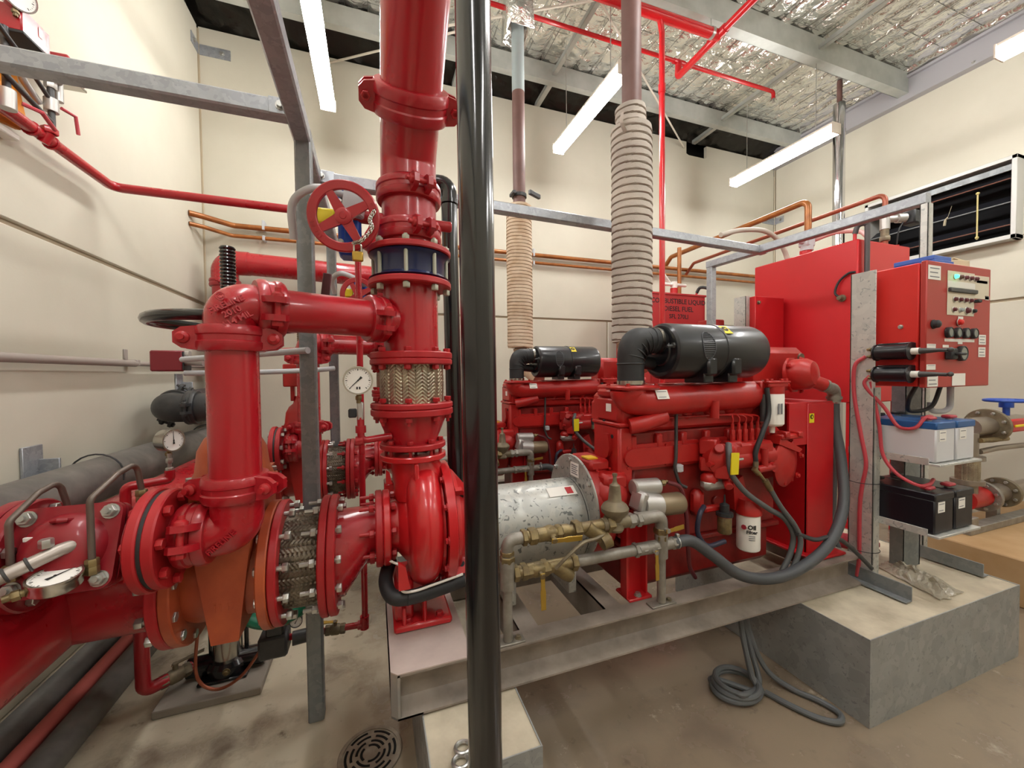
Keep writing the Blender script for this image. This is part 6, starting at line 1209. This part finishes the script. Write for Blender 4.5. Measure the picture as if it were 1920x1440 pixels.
# thin red sensing line
T = thing('sensing_line', 'thin red vertical sensing pipe in front of the rear pump, turning at the floor', 'pipe', (-.055, 1.98, .29))
b = MB(); b.tube(fillet([(-.056, 1.98, 2.06), (-.058, 1.98, .29), (-.5, 2.04, .27)], .03), .0145, 14); b.cyl((-.062, 1.98, .27), (-.06, 1.98, .33), .021, 12); b.cyl((-.09, 1.985, .288), (-.05, 1.98, .29), .021, 12); part('tube', b, RED, T)
ball_valve(T, (-.19, 1.998, .283), (1, -.13, 0), .017, (-1, .13, .05), .09, BRZ, stem=(0, -.2, 1))
T = thing('pressure_switch', 'dark grey pressure switch with small dial on the sensing line', 'pressure switch', (-.43, 2.02, .22)); b = MB(); b.box((-.50, 1.96, .225), (-.385, 2.06, .325), .01); b.box((-.47, 1.97, .32), (-.40, 2.05, .39), .008); b.cyl((-.37, 2.0, .28), (-.28, 2.01, .28), .03, 12); part('body', b, BLKI, T)
gauge('tiny dial gauge on the dark pressure switch', (-.345, 1.95, .385), (.1, -1, .1), (-1, .2, -.2), .026, 30, BLKI)
# gauge on the reducer of the front riser
T = thing('gauge_pipe', 'thin dark red bent pipe holding the large gauge beside the front riser', 'pipe', (-.05, 1.52, 1.2)); b = MB(); b.tube(fillet([(.06, 1.53, 1.252), (-.045, 1.50, 1.245), (-.045, 1.50, 1.33)], .02), .0125, 12); b.cyl((-.06, 1.505, 1.245), (-.035, 1.50, 1.248), .018, 12); b.cyl((-.045, 1.5, 1.275), (-.045, 1.5, 1.3), .018, 12); part('tube', b, REDC, T); b = MB(); b.box((-.056, 1.488, 1.32), (-.034, 1.512, 1.385), .004); part('cock_body', b, ALU, T); b = MB(); b.box((-.085, 1.49, 1.33), (-.057, 1.51, 1.362), .004); part('cock_handle', b, BLKR, T)
gauge('large white-faced pressure gauge beside the steel braid of the front riser', (-.05, 1.478, 1.462), (-.02, -1, .05), (0, 0, -1), .05, 226)
# ================================================================ SMALL VERTICAL JOCKEY PUMP
T = thing('jockey_pump', 'vertical multistage pump with polished sleeve and green motor cap behind the suction pipe', 'pump', (-.70, 2.26, .04))
jx, jy = -.70, 2.26
b = MB(); b.box((-.93, 2.08, 0), (-.52, 2.42, .035), .004); part('concrete_pad', b, mat('grey_grout', '#8e867b', .8, bump=.2, bscale=30), T)
b = MB(); b.box((jx-.1, jy-.09, .036), (jx+.1, jy+.09, .05), .004); b.lathe([(0, .085), (.04, .09), (.06, .075)], (jx, jy, .05), (0, 0, 1), 24); b.cyl((jx-.16, jy, .085), (jx+.16, jy, .085), .045, 18); part('base', b, BLACK, T); hexbolt(T, (jx+.02, jy-.092, .085), (0, -1, 0), .012, BRASS)
b = MB(); b.cyl((jx, jy, .11), (jx, jy, .56), .062, 28); part('sleeve', b, STEEL, T)
for s in (-1, 1): b = MB(); b.cyl((jx+s*.075, jy+.02, .10), (jx+s*.075, jy+.02, .58), .01, 10); part('tie_rod', b, BLACK, T)
b = MB(); b.cyl((jx, jy, .56), (jx, jy, .60), .09, 24); part('motor_stool', b, BLACK, T); b = MB(); b.lathe([(0, .09), (.02, .1), (.2, .1), (.22, .08), (.23, .0001)], (jx, jy, .60), (0, 0, 1), 28); part('motor', b, GRN, T)
T = thing('green_hose_bracket', 'green painted curved guard under the large suction flanges', 'guard', (-.38, 2.0, .4)); b = MB(); b.tube(spline([(-.555, 1.98, .50), (-.53, 1.98, .42), (-.44, 1.98, .385), (-.33, 1.98, .42), (-.275, 1.98, .50)], 8), .04, 12, flat=.6); part('band', b, GRN, T)
pipe('copper_capillary', 'thin copper capillary looping round the jockey pump base', spline([(-.72, 2.10, .6), (-.76, 2.1, .35), (-.77, 2.1, .14), (-.70, 2.1, .06), (-.6, 2.09, .1), (-.5, 2.05, .24)], 8), .007, mat('copper_capillary', '#96523a', .4, metal=.5), 'tube', n=8)
T = thing('jockey_suction_pipe', 'dark red pipe with lever valve between the suction header and the jockey pump', 'pipe', (-.95, 2.1, .1)); b = MB(); b.tube(fillet([(-.97, 2.12, .62), (-.97, 2.12, .11), (-.84, 2.24, .10)], .04), .027, 14); part('tube', b, REDC, T); ball_valve(T, (-.885, 2.195, .105), (1, .8, 0), .022, (1, .2, .25), .11, BRZ, BRZ, stem=(0, 0, 1))
# ================================================================ CONDUITS BETWEEN THE POST AND THE VALVES
pipe('grey_conduit', 'upper pale grey conduit from the red switch box to the grey post', [(-.86, 2.3, 1.565), (-.25, 1.80, 1.585)], .0135, LGREY, 'conduit')
pipe('grey_conduit', 'lower pale grey conduit with union behind the drop pipe', spline([(-.86, 2.32, 1.50), (-.6, 2.3, 1.50), (-.3, 2.3, 1.51), (-.2, 2.35, 1.52)], 6), .013, LGREY, 'conduit')
T = thing('limit_switch', 'dark red switch box on the left beside the drop pipe', 'switch', (-.95, 2.38, 1.5)); b = MB(); b.box((-1.0, 2.33, 1.51), (-.87, 2.43, 1.61), .006); part('case', b, mat('maroon_box', '#7c1c28', .45), T); b = MB(); b.cyl((-.87, 2.36, 1.56), (-.78, 2.33, 1.555), .022, 14); b.cyl((-.87, 2.36, 1.59), (-.85, 2.36, 1.59), .02, 12); part('gland', b, ALU, T); b = MB(); b.box((-.872, 2.331, 1.515), (-.868, 2.42, 1.605)); part('lid', b, BLKR, T)
b = MB(); b.box((-.56, 2.93, 1.41), (-.44, 3.0, 1.56), .006); b.box((-.52, 2.925, 1.43), (-.47, 2.935, 1.52)); solo('switch_box', b, REDE, 'small red switch on the rear gate valve yoke', 'switch', (-.5, 2.96, 1.41))
# maroon tag
b = MB(); b.box((-.205, 1.90, 1.80), (-.17, 1.91, 1.93), .003, rot=M.Rotation(.12, 3, 'Y')); solo('hanging_tag', b, mat('maroon_tag', '#5a2229', .5), 'dark maroon tag hanging behind the grey post below the handwheel', 'tag', (-.19, 1.905, 1.80))
# ================================================================ SPRINKLER PIPES UNDER THE ROOF
T = thing('sprinkler_range', 'thin red sprinkler pipe with pendent head running across under the roof', 'pipe', (1.1, 3.5, 4.82)); b = MB(); b.tube(fillet([(.4, 3.5, 4.85), (4.62, 3.48, 4.85), (4.62, 3.48, 4.77)], .03), .021, 14); b.cyl((3.13, 3.49, 4.85), (3.27, 3.49, 4.85), .028, 14); part('tube', b, SPR, T); b = MB(); b.cyl((4.62, 3.48, 4.74), (4.62, 3.48, 4.77), .012, 10); b.cyl((4.62, 3.48, 4.725), (4.62, 3.48, 4.73), .018, 12); part('sprinkler_head', b, ZINC, T)
T = thing('sprinkler_main', 'thick red sprinkler main ending in a cross joint under the roof', 'pipe', (2.2, 2.96, 4.65)); b = MB(); b.tube([(1.2, 2.98, 4.70), (3.19, 2.95, 4.70)], .046, 20); part('tube', b, SPR, T); b = MB(); b.lathe([(0, .047), (0, .052), (.03, .052), (.03, .047)], (3.08, 2.952, 4.70), (1, 0, 0), 20); part('pipe_hanger', b, ZINC, T); b = MB(); b.tube([(3.095, 2.952, 4.75), (3.095, 2.952, 4.86)], .005, 6); part('hanger_rod', b, ZINC, T)
T = thing('sprinkler_branch', 'red branch pipe slanting past the end of the sprinkler main', 'pipe', (3.19, 3.5, 4.68)); b = MB(); b.tube(fillet([(3.2, 3.49, 4.85), (3.2, 3.50, 4.70), (3.18, 2.95, 4.70), (3.13, .9, 4.70)], .03), .034, 18); part('tube', b, SPR, T)
b = MB(); b.cyl((3.18, 3.05, 4.7), (3.177, 2.86, 4.7), .042, 18); part('tee', b, SPR, T)
T = thing('sprinkler_drop', 'slim red sprinkler drop pipe falling past the lettered tank to the floor', 'pipe', (2.56, 3.0, 0)); b = MB(); b.tube(fillet([(2.50, 2.96, 4.68), (2.56, 3.0, 4.60), (2.56, 3.0, .006)], .04), .0255, 16); b.cyl((2.56, 3.0, 4.05), (2.56, 3.0, 4.13), .031, 16); part('tube', b, SPR, T)
# ================================================================ VALVE STATION HIGH ON THE LEFT WALL
T = thing('alarm_station', 'amber backboard high on the left wall carrying alarm valves and switches', 'valve station', (-1.5, 2.3, 2.6))
b = MB(); b.prism([(1.6, 2.66), (2.36, 2.60), (2.47, 2.62), (2.50, 2.70), (2.46, 2.86), (1.6, 2.95)], XL+.03, XL+.05, M(((0, 0, 1, 0), (1, 0, 0, 0), (0, 1, 0, 0), (0, 0, 0, 1)))); b.prism([(1.6, 2.74), (2.34, 2.69), (2.39, 2.76), (1.6, 2.84)], XL+.05, XL+.075, M(((0, 0, 1, 0), (1, 0, 0, 0), (0, 1, 0, 0), (0, 0, 0, 1)))); part('backboard', b, ORY, T)
b = MB(); b.box((XL+.003, 1.6, 2.555), (XL+.06, 2.45, 2.585), .006); b.box((XL, 1.9, 2.6), (XL+.03, 2.3, 2.85)); part('ledge', b, WHT, T)
T = thing('pressure_switch', 'small red alarm pressure switch box below the rail at upper left', 'switch', (-1.42, 2.64, 2.96)); b = MB(); b.box((-1.47, 2.57, 2.975), (-1.38, 2.69, 3.07), .006); part('case', b, REDC, T); b = MB(); b.box((-1.475, 2.565, 2.962), (-1.375, 2.695, 2.974), .002); part('base', b, STEEL, T)
T = thing('pressure_switch', 'large red alarm pressure switch box above the rail at upper left', 'switch', (-1.42, 2.38, 2.94)); b = MB(); b.box((-1.48, 2.30, 2.96), (-1.38, 2.46, 3.07), .006); part('case', b, REDC, T); b = MB(); b.box((-1.49, 2.29, 2.945), (-1.37, 2.47, 2.958), .002); part('base', b, BLKR, T); sticker(T, (-1.379, 2.40, 3.03), (0, 1, 0), (0, 0, 1), .02, .04, PAPER, 0)
gauge('round pressure gauge at the extreme upper left above the rail', (-1.38, 2.285, 3.10), (.88, -.45, -.12), (0, 0, -1), .062, 40, CHROME)
T = thing('trim_pipework', 'steel trim pipes with red-handled ball valves below the alarm switches', 'pipework', (-1.42, 2.52, 2.60))
b = MB(); b.cyl((-1.42, 2.52, 2.66), (-1.42, 2.52, 2.95), .013, 12); b.cyl((-1.42, 2.275, 2.62), (-1.42, 2.275, 2.95), .013, 12); b.tube([(-1.42, 2.52, 2.80), (-1.40, 2.3, 2.88), (-1.4, 2.2, 2.92)], .009, 10); b.tube([(-1.42, 2.52, 2.70), (-1.40, 2.2, 2.74)], .011, 10); part('tubes', b, BLKI, T)
b = MB(); b.cyl((-1.42, 2.52, 2.75), (-1.42, 2.52, 2.81), .026, 14); b.hexa((-1.42, 2.52, 2.86), (0, 0, 1), .022, .04); b.lathe([(0, .04), (.02, .045), (.03, .03)], (-1.42, 2.52, 2.90), (0, 0, 1), 16); b.tube(spline([(-1.45, 2.46, 2.90), (-1.46, 2.42, 2.84), (-1.45, 2.5, 2.77)], 6), .014, 10); b.cyl((-1.42, 2.57, 2.83), (-1.42, 2.57, 2.95), .018, 10); part('fittings', b, ALU, T); b = MB(); b.cyl((-1.42, 2.275, 2.61), (-1.42, 2.275, 2.69), .027, 14); part('lower_valve', b, ALU, T)
b = MB(); b.tube([(-1.40, 2.55, 2.79), (-1.38, 2.61, 2.79), (-1.38, 2.625, 2.71)], .008, 8); part('valve_handle', b, RCB, T); b = MB(); b.tube([(-1.39, 2.30, 2.655), (-1.35, 2.34, 2.65), (-1.36, 2.43, 2.625)], .009, 8); part('valve_handle', b, RCB, T)
b = MB(); b.hexa((-1.43, 2.52, 2.645), (0, 0, 1), .03, .03); b.cyl((-1.455, 2.52, 2.60), (-1.43, 2.52, 2.65), .021, 12); b.torus((-1.46, 2.46, 2.632), (0, 1, 0), .029, .006, 16, 6); b.torus((-1.46, 2.58, 2.632), (0, 1, 0), .029, .006, 16, 6); part('riser_socket', b, RED, T)
